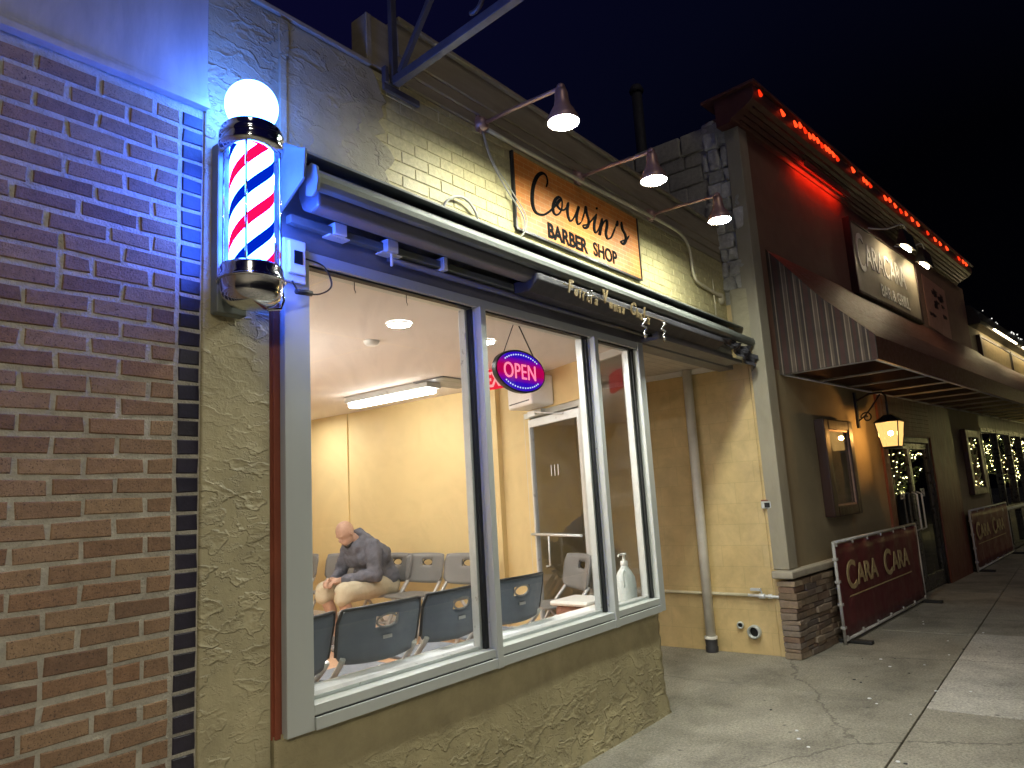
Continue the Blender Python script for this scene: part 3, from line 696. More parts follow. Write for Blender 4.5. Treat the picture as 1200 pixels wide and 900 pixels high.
# torn fabric end on the right
tf = MB(); nx = 16
g1 = []
for j in range(7):
    row = []
    for i in range(nx+1):
        x = 6.15 + .78*i/nx; zt = 2.95 - .012*i/nx; h = .02 + .20*(i/nx)**.8
        z = zt - h*j/6; y = FY-.245+.05*math.sin(i*1.3+j)*(.3+i/nx)*.6+.02*math.sin(j*2.0)
        row.append(tf.b.verts.new((x+.01*math.sin(j*3.1), y, z)))
    g1.append(row)
for j in range(6):
    for i in range(nx): tf.b.faces.new([g1[j][i], g1[j][i+1], g1[j+1][i+1], g1[j+1][i]])
to = obj('torn_fabric', tf, M['awndark'], AW); so_ = to.modifiers.new('thick', 'SOLIDIFY'); so_.thickness = .004
obj('end_cap', MB().prism([(FY+a*1.0, b) for a, b in [(-.24,3.085),(-.275,3.06),(-.288,3.0),(-.275,2.945),(-.24,2.928),(-.20,2.945),(-.20,3.07)]], 1.742, 1.758, 'x'), M['awnmetal'], AW, bevel=.004)
obj('end_cap', MB().prism([(FY+a*1.0, b) for a, b in [(-.24,3.075),(-.278,3.05),(-.285,3.0),(-.27,2.94),(-.22,2.93),(-.205,3.06)]], 6.966, 6.985, 'x'), M['whiteplastic'], AW, bevel=.004)
obj('side_plate', MB().prism([(FY-.02,3.225),(FY-.26,3.13),(FY-.245,3.0),(FY-.03,2.875)], 1.700, 1.712, 'x'), M['awnmetal'], AW, bevel=.002)
tb_ = MB().box(1.76,FY-.065,2.872,6.0,FY-.025,2.912)
obj('torsion_bar', tb_, M['awnmetal'], AW, bevel=.004)
for x in (2.02, 2.33, 2.72, 5.1):
    b_ = MB()
    if x < 2.1: b_.box(x-.06,FY-.075,2.862,x+.06,FY-.0155,2.871).box(x-.035,FY-.085,2.873,x+.035,FY-.016,2.93)
    elif x < 2.5: b_.box(x-.035,FY-.10,2.86,x+.035,FY-.016,2.925).tube([(x,FY-.085,2.86),(x,FY-.085,2.79)], .008, 8); b_.box(x-.06,FY-.09,2.852,x+.07,FY-.03,2.8595)
    else: b_.box(x-.015,FY-.09,2.855,x+.015,FY-.016,2.93)
    obj('arm_bracket', b_, M['whiteplastic'], AW, bevel=.003)
obj('lower_rail', MB().tube([(2.35,FY-.04,2.845),(6.4,FY-.04,2.845)], .016, 10), M['awngrey'], AW)
obj('roller_tube', MB().tube([(1.82,FY-.12,2.985),(3.62,FY-.12,2.955)], .035, 14), M['awngrey'], AW)
obj('underside_board', MB().box(5.06,FY-.17,2.79,6.80,FY-.004,2.822).box(5.06,FY-.16,2.824,6.6,FY-.1,2.85), M['header'], AW, bevel=.003)
# foil lettering garland: gold script capitals with small letters hanging from them
gl = []
me_all = []
xx = 3.63
for ch, s_, dz in [('F',.125,0),('e',.085,-.005),('l',.085,-.01),('i',.08,-.015),('c',.08,-.02),('i',.08,-.02),('a',.085,-.02),(' ',.1,0),('V',.13,.01),('u',.085,-.01),('m',.085,-.02),('a',.085,-.02),('s',.085,-.02),(' ',.1,0),('C',.13,.0),('h',.09,-.01),('a',.085,-.02),('l',.12,0),('z',.10,-.03)]:
    if ch == ' ': xx += .06; continue
    me = text_mesh(ch, s_*1.02, .004, .8, offset=.0035)
    sh = Matrix.Identity(4); sh[0][1] = .25
    me.transform(Matrix.Translation((xx, FY-.262-random.uniform(0,.01), 2.872+dz*1.2)) @ FACE @ Matrix.Rotation(random.uniform(-.1,.1),4,'Z') @ sh)
    wd = max(v.co.x for v in me.vertices) - min(v.co.x for v in me.vertices)
    xx += max(.045, wd+.016) if ch.islower() else wd+.005
    link('foil_letter', me, M['foil'], AW)
obj('foil_string', MB().tube([(3.6,FY-.262,2.92),(4.1,FY-.262,2.90),(4.6,FY-.262,2.895),(5.02,FY-.262,2.90)], .003, 5), M['foil'], AW)
for x, z0 in ((4.62,2.87),(4.93,2.89),(3.88,2.93)):
    tl = MB(); L = .16 if z0 < 2.9 else .05
    tl.tube([(x+.018*math.sin(k*1.7), FY-.27+.012*math.cos(k*2.3), z0-L*k/8) for k in range(9)], [.003,.009,.006,.012,.007,.012,.008,.013,.004], 6)
    obj('foil_tail', tl, M['silverfoil'], AW)

# ------------------------------------------------------------------ gooseneck lamps
def gooseneck():
    o = thing('gooseneck_lamp', 'x', 'wall lamp', (0,0,0), group='copper gooseneck lamps over the shop sign')
    mt = MB().lathe((0,0,0), [(.0,-.001),(.05,0),(.05,.02),(.04,.05),(.022,.065),(0,.066)], 20, axis=(0,-1,0)); mt.box(-.035,-.03,-.05,.035,-.0005,.05)
    obj('mount', mt, M['copper'], o, local=True, bevel=.004)
    ar = MB().tube([(0,-.05,0),(0,-.3,.0),(0,-.58,-.012),(0,-.61,-.012)], .0125, 12); obj('arm', ar, M['copper'], o, local=True)
    nk = MB().ball((0,-.625,-.012), .026, seg=14, rings=8).lathe((0,-.625,-.225), [(.090,-.005),(.094,0),(.086,.03),(.068,.065),(.048,.10),(.040,.14),(.038,.175),(.03,.20),(0,.21)], 32)
    sh = obj('shade', nk, M['copper'], o, local=True); 
    inner = MB().lathe((0,-.625,-.225), [(.089,-.003),(.082,.03),(.062,.063),(.0,.07)], 32)
    obj('shade_lining', inner, M['white'], sh, local=True)
    bl_ = MB().lathe((0,-.625,-.225), [(0,-.010),(.045,-.006),(.072,.004),(.079,.014),(0,.03)], 32)
    obj('bulb', bl_, M['bulbwhite'], sh, local=True)
    return o
g0 = gooseneck(); g0.location = (3.17, FY-.002, 3.92); g0['label'] = 'lit copper gooseneck lamp over the left end of the brick-pattern sign'
copy_thing(g0, (4.26, FY-.002, 3.93), 0, 'lit copper gooseneck lamp over the middle of the brick-pattern sign')
copy_thing(g0, (5.40, FY-.002, 3.965), 0, 'lit copper gooseneck lamp beyond the sign beside the neighbouring rough wall')
cd = MB().tube(catmull([(3.2,FY-.045,3.89),(4.25,FY-.045,3.90),(5.38,FY-.045,3.94),(5.8,FY-.045,3.945),(5.98,FY-.035,3.94),(6.09,FY-.03,3.90),(6.15,FY-.03,3.80),(6.16,FY-.03,3.66),(6.19,FY-.03,3.57),(6.28,FY-.03,3.535),(6.45,FY-.03,3.52),(6.80,FY-.03,3.50)], 6), .014, 8)
cdo = thing('electrical_conduit', 'cream painted conduit running along the wall under the gooseneck lamps', 'conduit', (4.8, FY, 3.9))
obj('pipe', cd, M['conduit'], cdo)
obj('outlet_cover', MB().lathe((6.84,FY-.004,3.49), [(.06,0),(.055,.02),(.03,.035),(0,.036)], 16, axis=(0,-1,0)), M['conduit'], cdo)
obj('drop_pipe', MB().tube([(6.66,FY-.015,3.66),(6.66,FY-.015,3.27)], .007, 8), M['conduit'], cdo)
cw = MB().tube(catmull([(3.17,FY-.03,3.87),(3.23,FY-.03,3.72),(3.36,FY-.035,3.56),(3.50,FY-.05,3.42),(3.53,FY-.04,3.32),(3.50,FY-.02,3.265)]), .006, 6).tube(catmull([(3.18,FY-.03,3.87),(3.26,FY-.03,3.70),(3.42,FY-.035,3.56),(3.54,FY-.05,3.42),(3.535,FY-.04,3.32),(3.51,FY-.02,3.265)]), .004, 6)
tag(obj('hanging_cable', cw, M['cable']), 'grey cable dangling from the first gooseneck lamp past the sign edge', 'cable')
cw = MB().tube(catmull([(2.79,FY-.01,3.235),(2.82,FY-.03,3.31),(2.90,FY-.04,3.355),(2.98,FY-.04,3.355),(3.06,FY-.03,3.31),(3.12,FY-.01,3.235)]), .008, 8)
tag(obj('cable_loop', cw, M['cable']), 'short arched cable loop on the cream brick just above the awning', 'cable')

# ------------------------------------------------------------------ the orange sign
SG = thing('shop_sign', 'orange brick-pattern sign reading Cousin\'s Barber Shop in black letters', 'sign', (4.3, FY, 3.33))
obj('board', MB().box(3.477,FY-.022,3.332,5.125,FY-.004,3.858), M['signboard'], SG)
ed = MB().box(3.462,FY-.028,3.316,5.140,FY-.0235,3.332) .box(3.462,FY-.028,3.3325,3.477,FY-.004,3.86).box(5.1255,FY-.028,3.3325,5.140,FY-.004,3.86).box(3.4775,FY-.0225,3.316,5.1250,FY-.004,3.3315)
obj('edge_trim', ed, M['black'], SG)
SCR = dict(
C=[(3.831, 3.719), (3.853, 3.763), (3.841, 3.807), (3.794, 3.809), (3.734, 3.765), (3.683, 3.682), (3.659, 3.588), (3.664, 3.524), (3.7, 3.491), (3.774, 3.5), (3.848, 3.544), (3.919, 3.603), (3.954, 3.635)],
o=[(4.02, 3.691), (3.982, 3.693), (3.934, 3.657), (3.902, 3.6), (3.902, 3.556), (3.938, 3.546), (3.986, 3.581), (4.015, 3.634), (4.016, 3.682), (3.978, 3.66), (3.953, 3.624), (3.989, 3.603), (4.039, 3.614), (4.08, 3.651)],
u=[(4.103, 3.691), (4.082, 3.638), (4.083, 3.579), (4.111, 3.55), (4.158, 3.589), (4.202, 3.648), (4.237, 3.698), (4.206, 3.636), (4.194, 3.58), (4.214, 3.554), (4.26, 3.588)],
s=[(4.26, 3.588), (4.305, 3.665), (4.331, 3.726), (4.34, 3.675), (4.361, 3.62), (4.335, 3.567), (4.289, 3.547), (4.276, 3.562), (4.337, 3.587), (4.403, 3.637), (4.45, 3.684)],
i=[(4.482, 3.711), (4.443, 3.637), (4.431, 3.577), (4.451, 3.553), (4.503, 3.602), (4.539, 3.664)],
dot=[(4.490, 3.768), (4.496, 3.752)],
n=[(4.562, 3.699), (4.535, 3.628), (4.503, 3.549), (4.538, 3.618), (4.589, 3.68), (4.625, 3.7), (4.628, 3.66), (4.6, 3.588), (4.619, 3.55), (4.672, 3.572), (4.717, 3.625), (4.762, 3.688)],
ap=[(4.796, 3.745), (4.793, 3.72), (4.768, 3.693)],
s2=[(4.861, 3.754), (4.868, 3.696), (4.907, 3.658), (4.911, 3.617), (4.869, 3.57), (4.825, 3.575), (4.862, 3.596), (4.923, 3.62), (4.97, 3.665)])
q = 0
for key, P in SCR.items():
    C_ = catmull(P, 7); sb = MB(); L = []; Rr = []; y0 = FY-.0262-.0006*q; q += 1
    for k, p in enumerate(C_):
        a = C_[max(0,k-1)]; b = C_[min(len(C_)-1,k+1)]; dx, dz = dirn(b[0]-a[0], b[1]-a[1])
        down = max(0, -dz); w_ = .0065 + .0085*down
        if key in ('dot','ap'): w_ = .013
        if key == 'C': w_ *= 1.2
        w_ *= min(1, .35 + min(k, len(C_)-1-k)/5)
        nx_, nz_ = -dz, dx
        L.append((p[0]+nx_*w_, p[1]+nz_*w_)); Rr.append((p[0]-nx_*w_, p[1]-nz_*w_))
    VA = [[sb.b.verts.new((x_, yy, z_)) for (x_, z_) in S_] for S_ in (L, Rr) for yy in (y0, FY-.0221)]
    for k in range(len(C_)-1):
        for a, b in ((0,2),(2,3),(3,1),(1,0)):
            sb.b.faces.new([VA[a][k], VA[a][k+1], VA[b][k+1], VA[b][k]])
    obj('script_letter', sb, M['lettering'], SG)
text('block_lettering', 'BARBER', .148, M['lettering'], SG, Matrix.Translation((3.812,FY-.0245,3.356)) @ FACE, xs=.96, extrude=.002, offset=.005)
text('block_lettering', 'SHOP', .148, M['lettering'], SG, Matrix.Translation((4.395,FY-.0245,3.366)) @ FACE, xs=.93, extrude=.002, offset=.003)

# ------------------------------------------------------------------ overhead blade-sign bracket
br = thing('sign_bracket', 'empty galvanised steel sign bracket with scroll sticking out over the pavement', 'bracket', (2.43, FY, 3.85))
b_ = MB().box(2.36,FY-.04,3.80,2.62,FY-.0185,3.835).box(2.36,FY-.05,3.8355,2.385,FY-.0185,3.93)
obj('base_plate', b_, M['iron'], br, bevel=.003)
def bar(p0, p1, w_, h_):
    a, b = Vector(p0), Vector(p1); d = (b-a); L = d.length; d.normalize()
    u = Vector((1,0,0)); v_ = u.cross(d); mt = Matrix((( u.x,d.x,v_.x,a.x),(u.y,d.y,v_.y,a.y),(u.z,d.z,v_.z,a.z),(0,0,0,1)))
    return MB().obox((0,L/2,0), (w_/2,L/2,h_/2), mt)
obj('lower_arm', bar((2.43,FY-.05,3.86),(2.43,.55,4.02),.045,.05), M['iron'], br, bevel=.004)
obj('brace', bar((2.43,FY-.09,3.90),(2.43,1.2,5.6),.03,.028), M['iron'], br, bevel=.003)
obj('upright', bar((2.43,FY-.04,3.86),(2.43,FY-.04,5.6),.04,.03), M['iron'], br, bevel=.003)
sc_ = MB().tube([(2.43, 2.03+.085*math.cos(a)*(1-.02*k), 4.035+.085*math.sin(a)*(1-.02*k)) for k, a in enumerate([math.pi*.25+math.pi*1.35*i/20 for i in range(21)])], .012, 8)
obj('scroll', sc_, M['iron'], br)

# ------------------------------------------------------------------ neighbour's side wall, pipes
SW = thing('caracara_building', 'red-brown restaurant building with maroon cornice, stone base and glazed doors', 'restaurant building', (6.95, 2.36, 0), R(-5.2))
CM = wm(SW)
def cbox(mb, u0, u1, v0, v1, z0, z1): return mb.box(u0, v0, z0, u1, v1, z1)
sw = MB().box(7.0,2.50,-.05,7.25,9.0,3.45)
obj('yellow_side_wall', sw, M['yellowblock'], SW)
pl = MB(); 
pts = [(7.004,2.36),(7.20,2.345),(7.20,2.4995),(6.998,2.4995)]
pl.prism([(6.985,2.352),(7.2,2.335),(7.2,2.4995),(6.985,2.4995)], -.05, 2.80, 'z')
obj('yellow_corner', pl, M['yellowblock'], SW, bevel=.02)
pl = MB().prism([(6.955,2.352),(7.15,2.335),(7.15,2.60),(6.955,2.60)], 2.805, 3.60, 'z')
obj('plaster_corner', pl, M['plaster'], SW, bevel=.03)
ob_ = MB(); z = 3.452; k = 0
while z < 5.15:
    y = 2.55 - (k % 2)*.2
    while y < 9:
        ob_.box(7.0+random.uniform(-.008,.012), max(2.5,y)+.006, z+.005, 7.2, y+.4-.006, z+.2-.005, .004); y += .4
    z += .2; k += 1
obj('block_wall', ob_, M['oldblock'], SW, bevel=.012)
obj('block_mortar', MB().box(7.018,2.5,3.45,7.24,9,5.2), M['oldblock'], SW)
cp_ = MB(); y = 2.40
while y < 9: cp_.box(6.975,y+.003,5.205,7.25,y+.56,5.44,.006); y += .57
obj('wall_coping', cp_, M['oldblock'], SW, bevel=.015)
rs_ = MB(); z = 3.58
random.seed(11)
while z < 5.40:
    h = random.uniform(.10,.24); y = 2.345
    e_ = 2.345+random.uniform(.22,.42) if z > 3.9 else 2.60
    while y < e_:
        l_ = random.uniform(.10,.24)
        rs_.box(6.955+random.uniform(-.012,.035), y+.005, z+.004, 7.12, min(e_+.05, y+l_)-.004, z+h-.006, .014); y += l_
    z += h
ro = obj('broken_stone_edge', rs_, M['oldstone'], SW, bevel=.022)
sd = ro.modifiers.new('sub', 'SUBSURF'); sd.subdivision_type = 'SIMPLE'; sd.levels = 2; sd.render_levels = 2
tx_ = bpy.data.textures.new('rough', 'CLOUDS'); tx_.noise_scale = .06
dm = ro.modifiers.new('rough', 'DISPLACE'); dm.texture = tx_; dm.strength = .03; dm.mid_level = .5
# front of the restaurant in its own frame (u along the front, v into the building)
def cobj(name, mb, material, par=None, **k): 
    if par is None: par = SW
    return obj(name, mb, material, par, local=True, **k)
cobj('corner_board', MB().box(.0,-.055,.80,.20,.10,5.30), M['cornerboard'], bevel=.008)
cobj('upper_wall', MB().box(.201,-.02,2.75,9.9,.15,5.30), M['redbrown'])
cobj('lower_wall', MB().box(.201,-.02,-.05,3.28,.15,2.749), M['taupe'])
cobj('lower_wall', MB().box(7.0,-.02,-.05,9.35,.15,2.749), M['taupe'])
ds = MB().box(3.281,-.05,-.02,3.48,.15,2.745).box(5.62,-.05,-.02,6.999,.15,2.745).box(3.4805,-.045,2.16,5.6195,.15,2.745)
for k in range(9): ds.box(3.4805,-.055,2.18+k*.062,5.6195,-.0455,2.238+k*.062)
cobj('red_door_surround', ds, M['redwood'], bevel=.004)
cobj('roof', MB().box(.05,.16,5.0,9.85,6.5,5.2), M['darkroom'])
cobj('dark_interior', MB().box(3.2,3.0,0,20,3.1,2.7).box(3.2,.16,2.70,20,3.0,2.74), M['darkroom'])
sb_ = MB(); z = 0.0; random.seed(5)
while z < .70:
    h = random.uniform(.035,.075); h = min(h, .722-z) if .722-z > .03 else .722-z
    x = -.055
    while x < 3.27:
        l_ = random.uniform(.09,.30)
        sb_.box(x+.003, -.10+random.uniform(-.018,.012), z+.0025, min(3.28,x+l_)-.003, .06, z+h-.0025, .004); x += l_
    z += h
    if z >= .715: break
cobj('ledge_stone_base', sb_, M['stonebase'], bevel=.007)
cobj('stone_cap', MB().box(-.09,-.115,.725,3.285,.09,.795), M['stonecap'], bevel=.015)
# cornice
cn = MB().prism([(.12,5.302),(-.03,5.302),(-.05,5.34),(-.20,5.40),(-.29,5.46),(-.31,5.50),(-.31,5.60),(.12,5.60)], -.12, 9.45, 'x')
cobj('cornice', cn, M['cornice'], bevel=.004)
cobj('cornice_cap', MB().box(-.16,-.345,5.602,9.48,.25,5.635), M['cornice'], bevel=.006)
gr_ = MB()
for k in range(4): gr_.box(.0,-.10-.05*k,5.33+.028*k,9.4,-.085-.05*k,5.345+.028*k)
cobj('cornice_groove', gr_, M['cornice'])
cobj('parapet', MB().box(.21,.151,4.9,9.88,.4,5.598), M['redbrown'])
# far lower building with its own sign
NB = thing('neighbour_building', 'dark low building beyond the restaurant with white roofline lights', 'building', (6.95, 2.36, 0), R(-5.2))
cobj('wall', MB().box(9.905,-.02,2.75,26,.2,4.55), M['taupe'], NB)
ev = MB().prism([(.3,4.552),(-.22,4.552),(-.24,4.62),(-.1,4.95),(.3,5.0)], 9.92, 26, 'x'); cobj('eave', ev, M['black'], NB)
rl = MB(); random.seed(3)
for k in range(90):
    u = 10.0+k*.16; 
    if random.random() < (.2 if u < 14 else .7): rl.ball((u, -.13+random.uniform(-.03,.03), 4.93+random.uniform(-.03,.04)), random.uniform(.006,.017), seg=6, rings=4)
so2 = thing('roofline_lights', 'string of small white lights along the dark roof beyond the restaurant', 'string lights', tuple(CM @ Vector((10,-.13,4.9))), R(-5.2))
o_ = obj('bulbs', rl, M['rope'], None); o_.data.transform(wm(so2).inverted() @ CM); o_.parent = so2
for u0, u1, lb in ((10.5,13.6,'warmly lit gilt sign board on the low building beyond the restaurant'),(13.85,17.0,'second lit sign board at the far edge beyond the gilt one')):
    s_ = thing('lit_sign_board', lb, 'sign', tuple(CM @ Vector((u0,-.06,3.6))), R(-5.2))
    def T(mb, nm, mt_, **k):
        bmesh.ops.transform(mb.b, matrix=CM, verts=mb.b.verts); return obj(nm, mb, mt_, s_, **k)
    T(MB().box(u0,-.09,3.62,u1,-.021,4.36), 'board', M['gold'], bevel=.01)
    T(MB().box(u0-.06,-.10,3.56,u0-.001,-.021,4.42).box(u1+.001,-.10,3.56,u1+.06,-.021,4.42).box(u0,-.10,4.361,u1,-.021,4.42).box(u0,-.10,3.56,u1,-.021,3.619), 'frame', M['darkwood'], bevel=.006)
    T(MB().tube([(u0+.3,-.3,4.52),(u1-.3,-.3,4.52)], .018, 8), 'lamp_tube', M['signlampwarm'])
M['doormetal'] = mat('dark_anodised_metal', (.10,.10,.095), .3, .7, var=.1)
# restaurant doors
def cthing(name, label, cat, u, v, z, group=None): return thing(name, label, cat, tuple(CM @ Vector((u,v,z))), R(-5.2), group)
def cadd(par, name, mb, mt_, **k):
    bmesh.ops.transform(mb.b, matrix=CM, verts=mb.b.verts); return obj(name, mb, mt_, par, **k)
dfm = cobj('door_frame', MB().box(3.481,-.03,.0,3.56,.12,2.159).box(5.54,-.03,.0,5.619,.12,2.159).box(3.561,-.03,2.08,5.539,.12,2.159), M['black'], bevel=.004)
for u0, u1 in ((3.57,4.545),(4.555,5.53)):
    lf = cobj('glass_door', MB().box(u0,.0,.02,u0+.07,.05,2.07).box(u1-.045,.0,.02,u1,.05,2.07).box(u0+.0705,.0,1.99,u1-.0455,.05,2.07).box(u0+.0705,.0,.02,u1-.0455,.05,.22), M['doormetal'], bevel=.004)
    obj('pane', MB().box(u0+.06,.022,.21,u1-.06,.028,2.0), M['darkglass'], lf, local=True)
    hx = u1-.11 if u0 < 4 else u0+.11
    obj('handle', MB().tube([(hx,.0,.85),(hx,-.06,.88),(hx,-.06,1.35),(hx,.0,1.38)], .012, 8), M['framelight'], lf, local=True)
    me = text_mesh('254', .17, .001, .8, align='CENTER'); me.transform(Matrix.Translation(((u0+u1)/2,.018,1.30)) @ FACE)
    link('door_number', me, M['whiteplastic'], lf, local=True)
# restaurant windows further along
wf = MB()
for u in (9.351, 10.8, 12.15, 13.5, 14.9, 16.2): wf.box(u,-.03,.05,u+.06,.1,2.45)
wf.box(9.43,-.028,2.37,16.2,.1,2.449).box(9.43,-.06,.80,16.2,.09,.90).box(9.43,-.028,.05,16.2,.1,.12)
wn = cobj('restaurant_window', wf, M['doormetal'], bevel=.004)
for k, u in enumerate((9.42,10.87,12.22,13.57,14.97)): obj('pane', MB().box(u,.03,.1,u+1.3,.036,2.4), M['darkglass'], wn, local=True)
cobj('far_wall', MB().box(16.3,-.02,0,26,.15,2.749), M['taupe'], NB)
cobj('window_rail', MB().box(9.43,-.075,.83,16.2,-.061,.88), M['framelight'])
cobj('window_head', MB().box(9.351,-.02,2.451,16.3,.15,2.749), M['darkwood'])
# narrow case by the windows
nw = cthing('narrow_display_case', 'narrow dark framed display case on the wall between the two maroon banners', 'display case', 8.0, -.03, 1.25)
cadd(nw, 'case_frame', MB().box(7.70,-.11,1.22,7.86,-.021,2.36).box(8.66,-.11,1.22,8.82,-.021,2.36).box(7.861,-.11,2.22,8.659,-.021,2.36).box(7.861,-.11,1.22,8.659,-.021,1.34), M['darkwood'], bevel=.01)
cadd(nw, 'case_panel', MB().box(7.861,-.05,1.341,8.659,-.022,2.219), M['gold'])
cadd(nw, 'pane', MB().box(7.861,-.085,1.341,8.659,-.080,2.219), M['darkglass'])
# menu case
mc = cthing('menu_case', 'dark wooden menu case with parchment behind glass on the taupe wall', 'menu case', 1.55, -.03, 1.22)
cadd(mc, 'case_frame', MB().box(1.12,-.13,1.22,1.25,-.021,2.27).box(1.86,-.13,1.22,1.98,-.021,2.27).box(1.251,-.13,2.16,1.859,-.021,2.27).box(1.251,-.13,1.22,1.859,-.021,1.33), M['darkwood'], bevel=.012)
cadd(mc, 'parchment', MB().box(1.251,-.06,1.331,1.859,-.022,2.159), M['menupaper'])
cadd(mc, 'bead', MB().box(1.251,-.115,1.331,1.27,-.10,2.159).box(1.84,-.115,1.331,1.859,-.10,2.159).box(1.27,-.115,2.14,1.84,-.10,2.159).box(1.27,-.115,1.331,1.84,-.10,1.35), M['copper'])
cadd(mc, 'pane', MB().box(1.251,-.095,1.331,1.859,-.090,2.159), M['glass'])
# lantern
LU = 2.52; LV = -.38
ln = cthing('wall_lantern', 'lit amber glass lantern hanging from a black scrolled iron wall bracket', 'lantern', LU, LV, 2.0)
cadd(ln, 'wall_bracket', MB().box(LU-.03,-.045,2.22,LU+.03,-.021,2.66).tube([(LU,-.03,2.55),(LU,-.2,2.62),(LU,-.34,2.62),(LU,LV,2.57),(LU,LV,2.50)], .012, 8).tube([(LU,-.03,2.30),(LU,-.12,2.36),(LU,-.22,2.47),(LU,-.32,2.60)], .010, 8), M['black'])
cadd(ln, 'scroll', MB().tube([(LU,-.14+ (.07-.0028*k)*math.cos(.42*k), 2.34+(.07-.0028*k)*math.sin(.42*k)) for k in range(22)], .009, 7), M['black'])
def quad_frustum(mb, c, z0, z1, h0, h1):
    v = [mb.b.verts.new((c[0]+sx*h, c[1]+sy*h, z)) for z, h in ((z0,h0),(z1,h1)) for sx, sy in ((-1,-1),(1,-1),(1,1),(-1,1))]
    for i in range(4): mb.b.faces.new([v[i], v[(i+1)%4], v[4+(i+1)%4], v[4+i]])
    mb.b.faces.new(v[:4][::-1]); mb.b.faces.new(v[4:]); return mb
cadd(ln, 'glass_body', quad_frustum(MB(), (LU,LV), 1.965, 2.245, .085, .125), M['lantern'])
cg = quad_frustum(MB(), (LU,LV), 2.25, 2.34, .145, .04); cg.box(LU-.012,LV-.012,2.34,LU+.012,LV+.012,2.50); quad_frustum(cg, (LU,LV), 1.94, 1.964, .075, .092)
for sx in (-1,1):
    for sy in (-1,1): cg.tube([(LU+sx*.088,LV+sy*.088,1.96),(LU+sx*.128,LV+sy*.128,2.25)], .007, 6)
cadd(ln, 'cage', cg, M['black'])
cadd(ln, 'bulb', MB().ball((LU,LV,2.12), .028, seg=10, rings=8), M['lanternbulb'])
# assumed red floodlight tucked under the cornice, added as source of the red wall wash
rd = cthing('assumed_red_floodlight', 'assumed small black floodlight under the cornice casting a red wash on the wall', 'floodlight', 2.1, -.2, 5.36)
cadd(rd, 'housing', MB().box(1.45,-.185,5.27,2.95,-.165,5.345).box(1.45,-.1649,5.33,2.95,-.14,5.345), M['cornice'], bevel=.003)
cadd(rd, 'lit_panel', MB().prism([(-.1645,5.285),(-.1645,5.325),(-.163,5.325),(-.163,5.285)], 1.5, 2.9, 'x'), M['redtube'])
# string lights
slt = cthing('red_string_lights', 'string of glowing red orange bulbs along the top edge of the maroon cornice', 'string lights', 4, -.33, 5.5)
SLP = [(-0.02, 5.5), (0.51, 5.48), (0.85, 5.46), (1.0,5.46),(1.12, 5.45),(1.26,5.46), (1.38, 5.47), (1.51,5.46),(1.63, 5.45),(1.75,5.45), (1.85, 5.45),(1.98,5.44), (2.12, 5.43), (2.67, 5.43), (3.09, 5.39),(3.2,5.4), (3.32, 5.4), (3.97, 5.37), (4.2,5.38),(4.43, 5.37),(4.7,5.38), (4.99, 5.37), (5.3,5.36),(5.59, 5.35), (6.17, 5.36), (6.61, 5.36), (6.94, 5.36), (7.38, 5.34), (8.26, 5.32),(8.6,5.33), (8.84, 5.36)]
random.seed(9)
for k, (u, z) in enumerate(SLP):
    zz = 5.53+random.uniform(-.02,.02)
    b_ = MB(); b_.caps([(u,-.33,zz+.03),(u+random.uniform(-.02,.02),-.345,zz-.03)], [.010,.019]); 
    cadd(slt, 'bulb', b_, M['stringred'] if k % 4 else M['stringdim'])
cadd(slt, 'wire', MB().tube([(-.1+.45*k, -.328, 5.575-.02*(k % 2)) for k in range(21)], .005, 5), M['black'])
# caracara awning
ca = cthing('restaurant_awning', 'maroon canvas awning with striped side panel sloping over the restaurant doors', 'awning', .4, -.4, 2.7)
A_U0, A_U1, AV = .40, 20.0, -.96
top = MB().prism([(-.021,4.05),(-.50,3.42),(AV,2.93),(AV,2.70),(AV+.015,2.70),(AV+.015,2.915),(-.49,3.40),(-.021,4.03)], A_U0+.012, A_U1, 'x')
cadd(ca, 'canvas', top, M['awnmaroon'])
st_ = MB().prism([(-.021,4.055),(-.50,3.425),(AV-.003,2.935),(AV-.003,2.70),(-.021,2.70)], A_U0, A_U0+.0115, 'x')
cadd(ca, 'striped_side', st_, M['stripe'])
fr_ = MB().tube([(A_U0+.02,AV+.03,2.705),(A_U1,AV+.03,2.705)], .014, 8).tube([(A_U0+.02,-.05,2.705),(A_U1,-.05,2.705)], .014, 8)
for k in range(14): fr_.tube([(A_U0+.03+.9*k,-.05,2.705),(A_U0+.03+.9*k,AV+.03,2.705)], .013, 8)
cadd(ca, 'tube_frame', fr_, M['banneredge'])
# caracara sign, standing out from the wall
cs = cthing('restaurant_sign', 'lit cream wall sign reading Caracara Bar & Grill under two black lamps', 'sign', 4.5, -.2, 4.0)
cadd(cs, 'board', MB().box(3.05,-.10,4.06,6.02,-.021,5.02), mat('cream_sign_face', (.36,.32,.24), .55, var=.12, vscale=2.5), bevel=.01)
cadd(cs, 'frame', MB().box(3.0,-.115,4.01,3.049,-.021,5.07).box(6.021,-.115,4.01,6.07,-.021,5.07).box(3.05,-.115,5.021,6.02,-.021,5.07).box(3.05,-.115,4.01,6.02,-.021,4.059), M['darkwood'], bevel=.008)
lm = mat('white_sign_letters', (.85,.84,.78), .5)
def ctext(par, nm, s, size, mt_, u, v, z, **k):
    me = text_mesh(s, size, **k); me.transform(CM @ Matrix.Translation((u,v,z)) @ FACE); return link(nm, me, mt_, par)
ctext(cs, 'lettering', 'C', .78, lm, 3.14, -.106, 4.37, xs=.62, extrude=.004, offset=.004)
ctext(cs, 'lettering', 'ARACARA', .50, lm, 3.50, -.106, 4.47, xs=.80, extrude=.004, offset=.004)
ctext(cs, 'lettering', 'BAR & GRILL', .26, lm, 4.0, -.106, 4.14, xs=.95, extrude=.004, offset=.003)
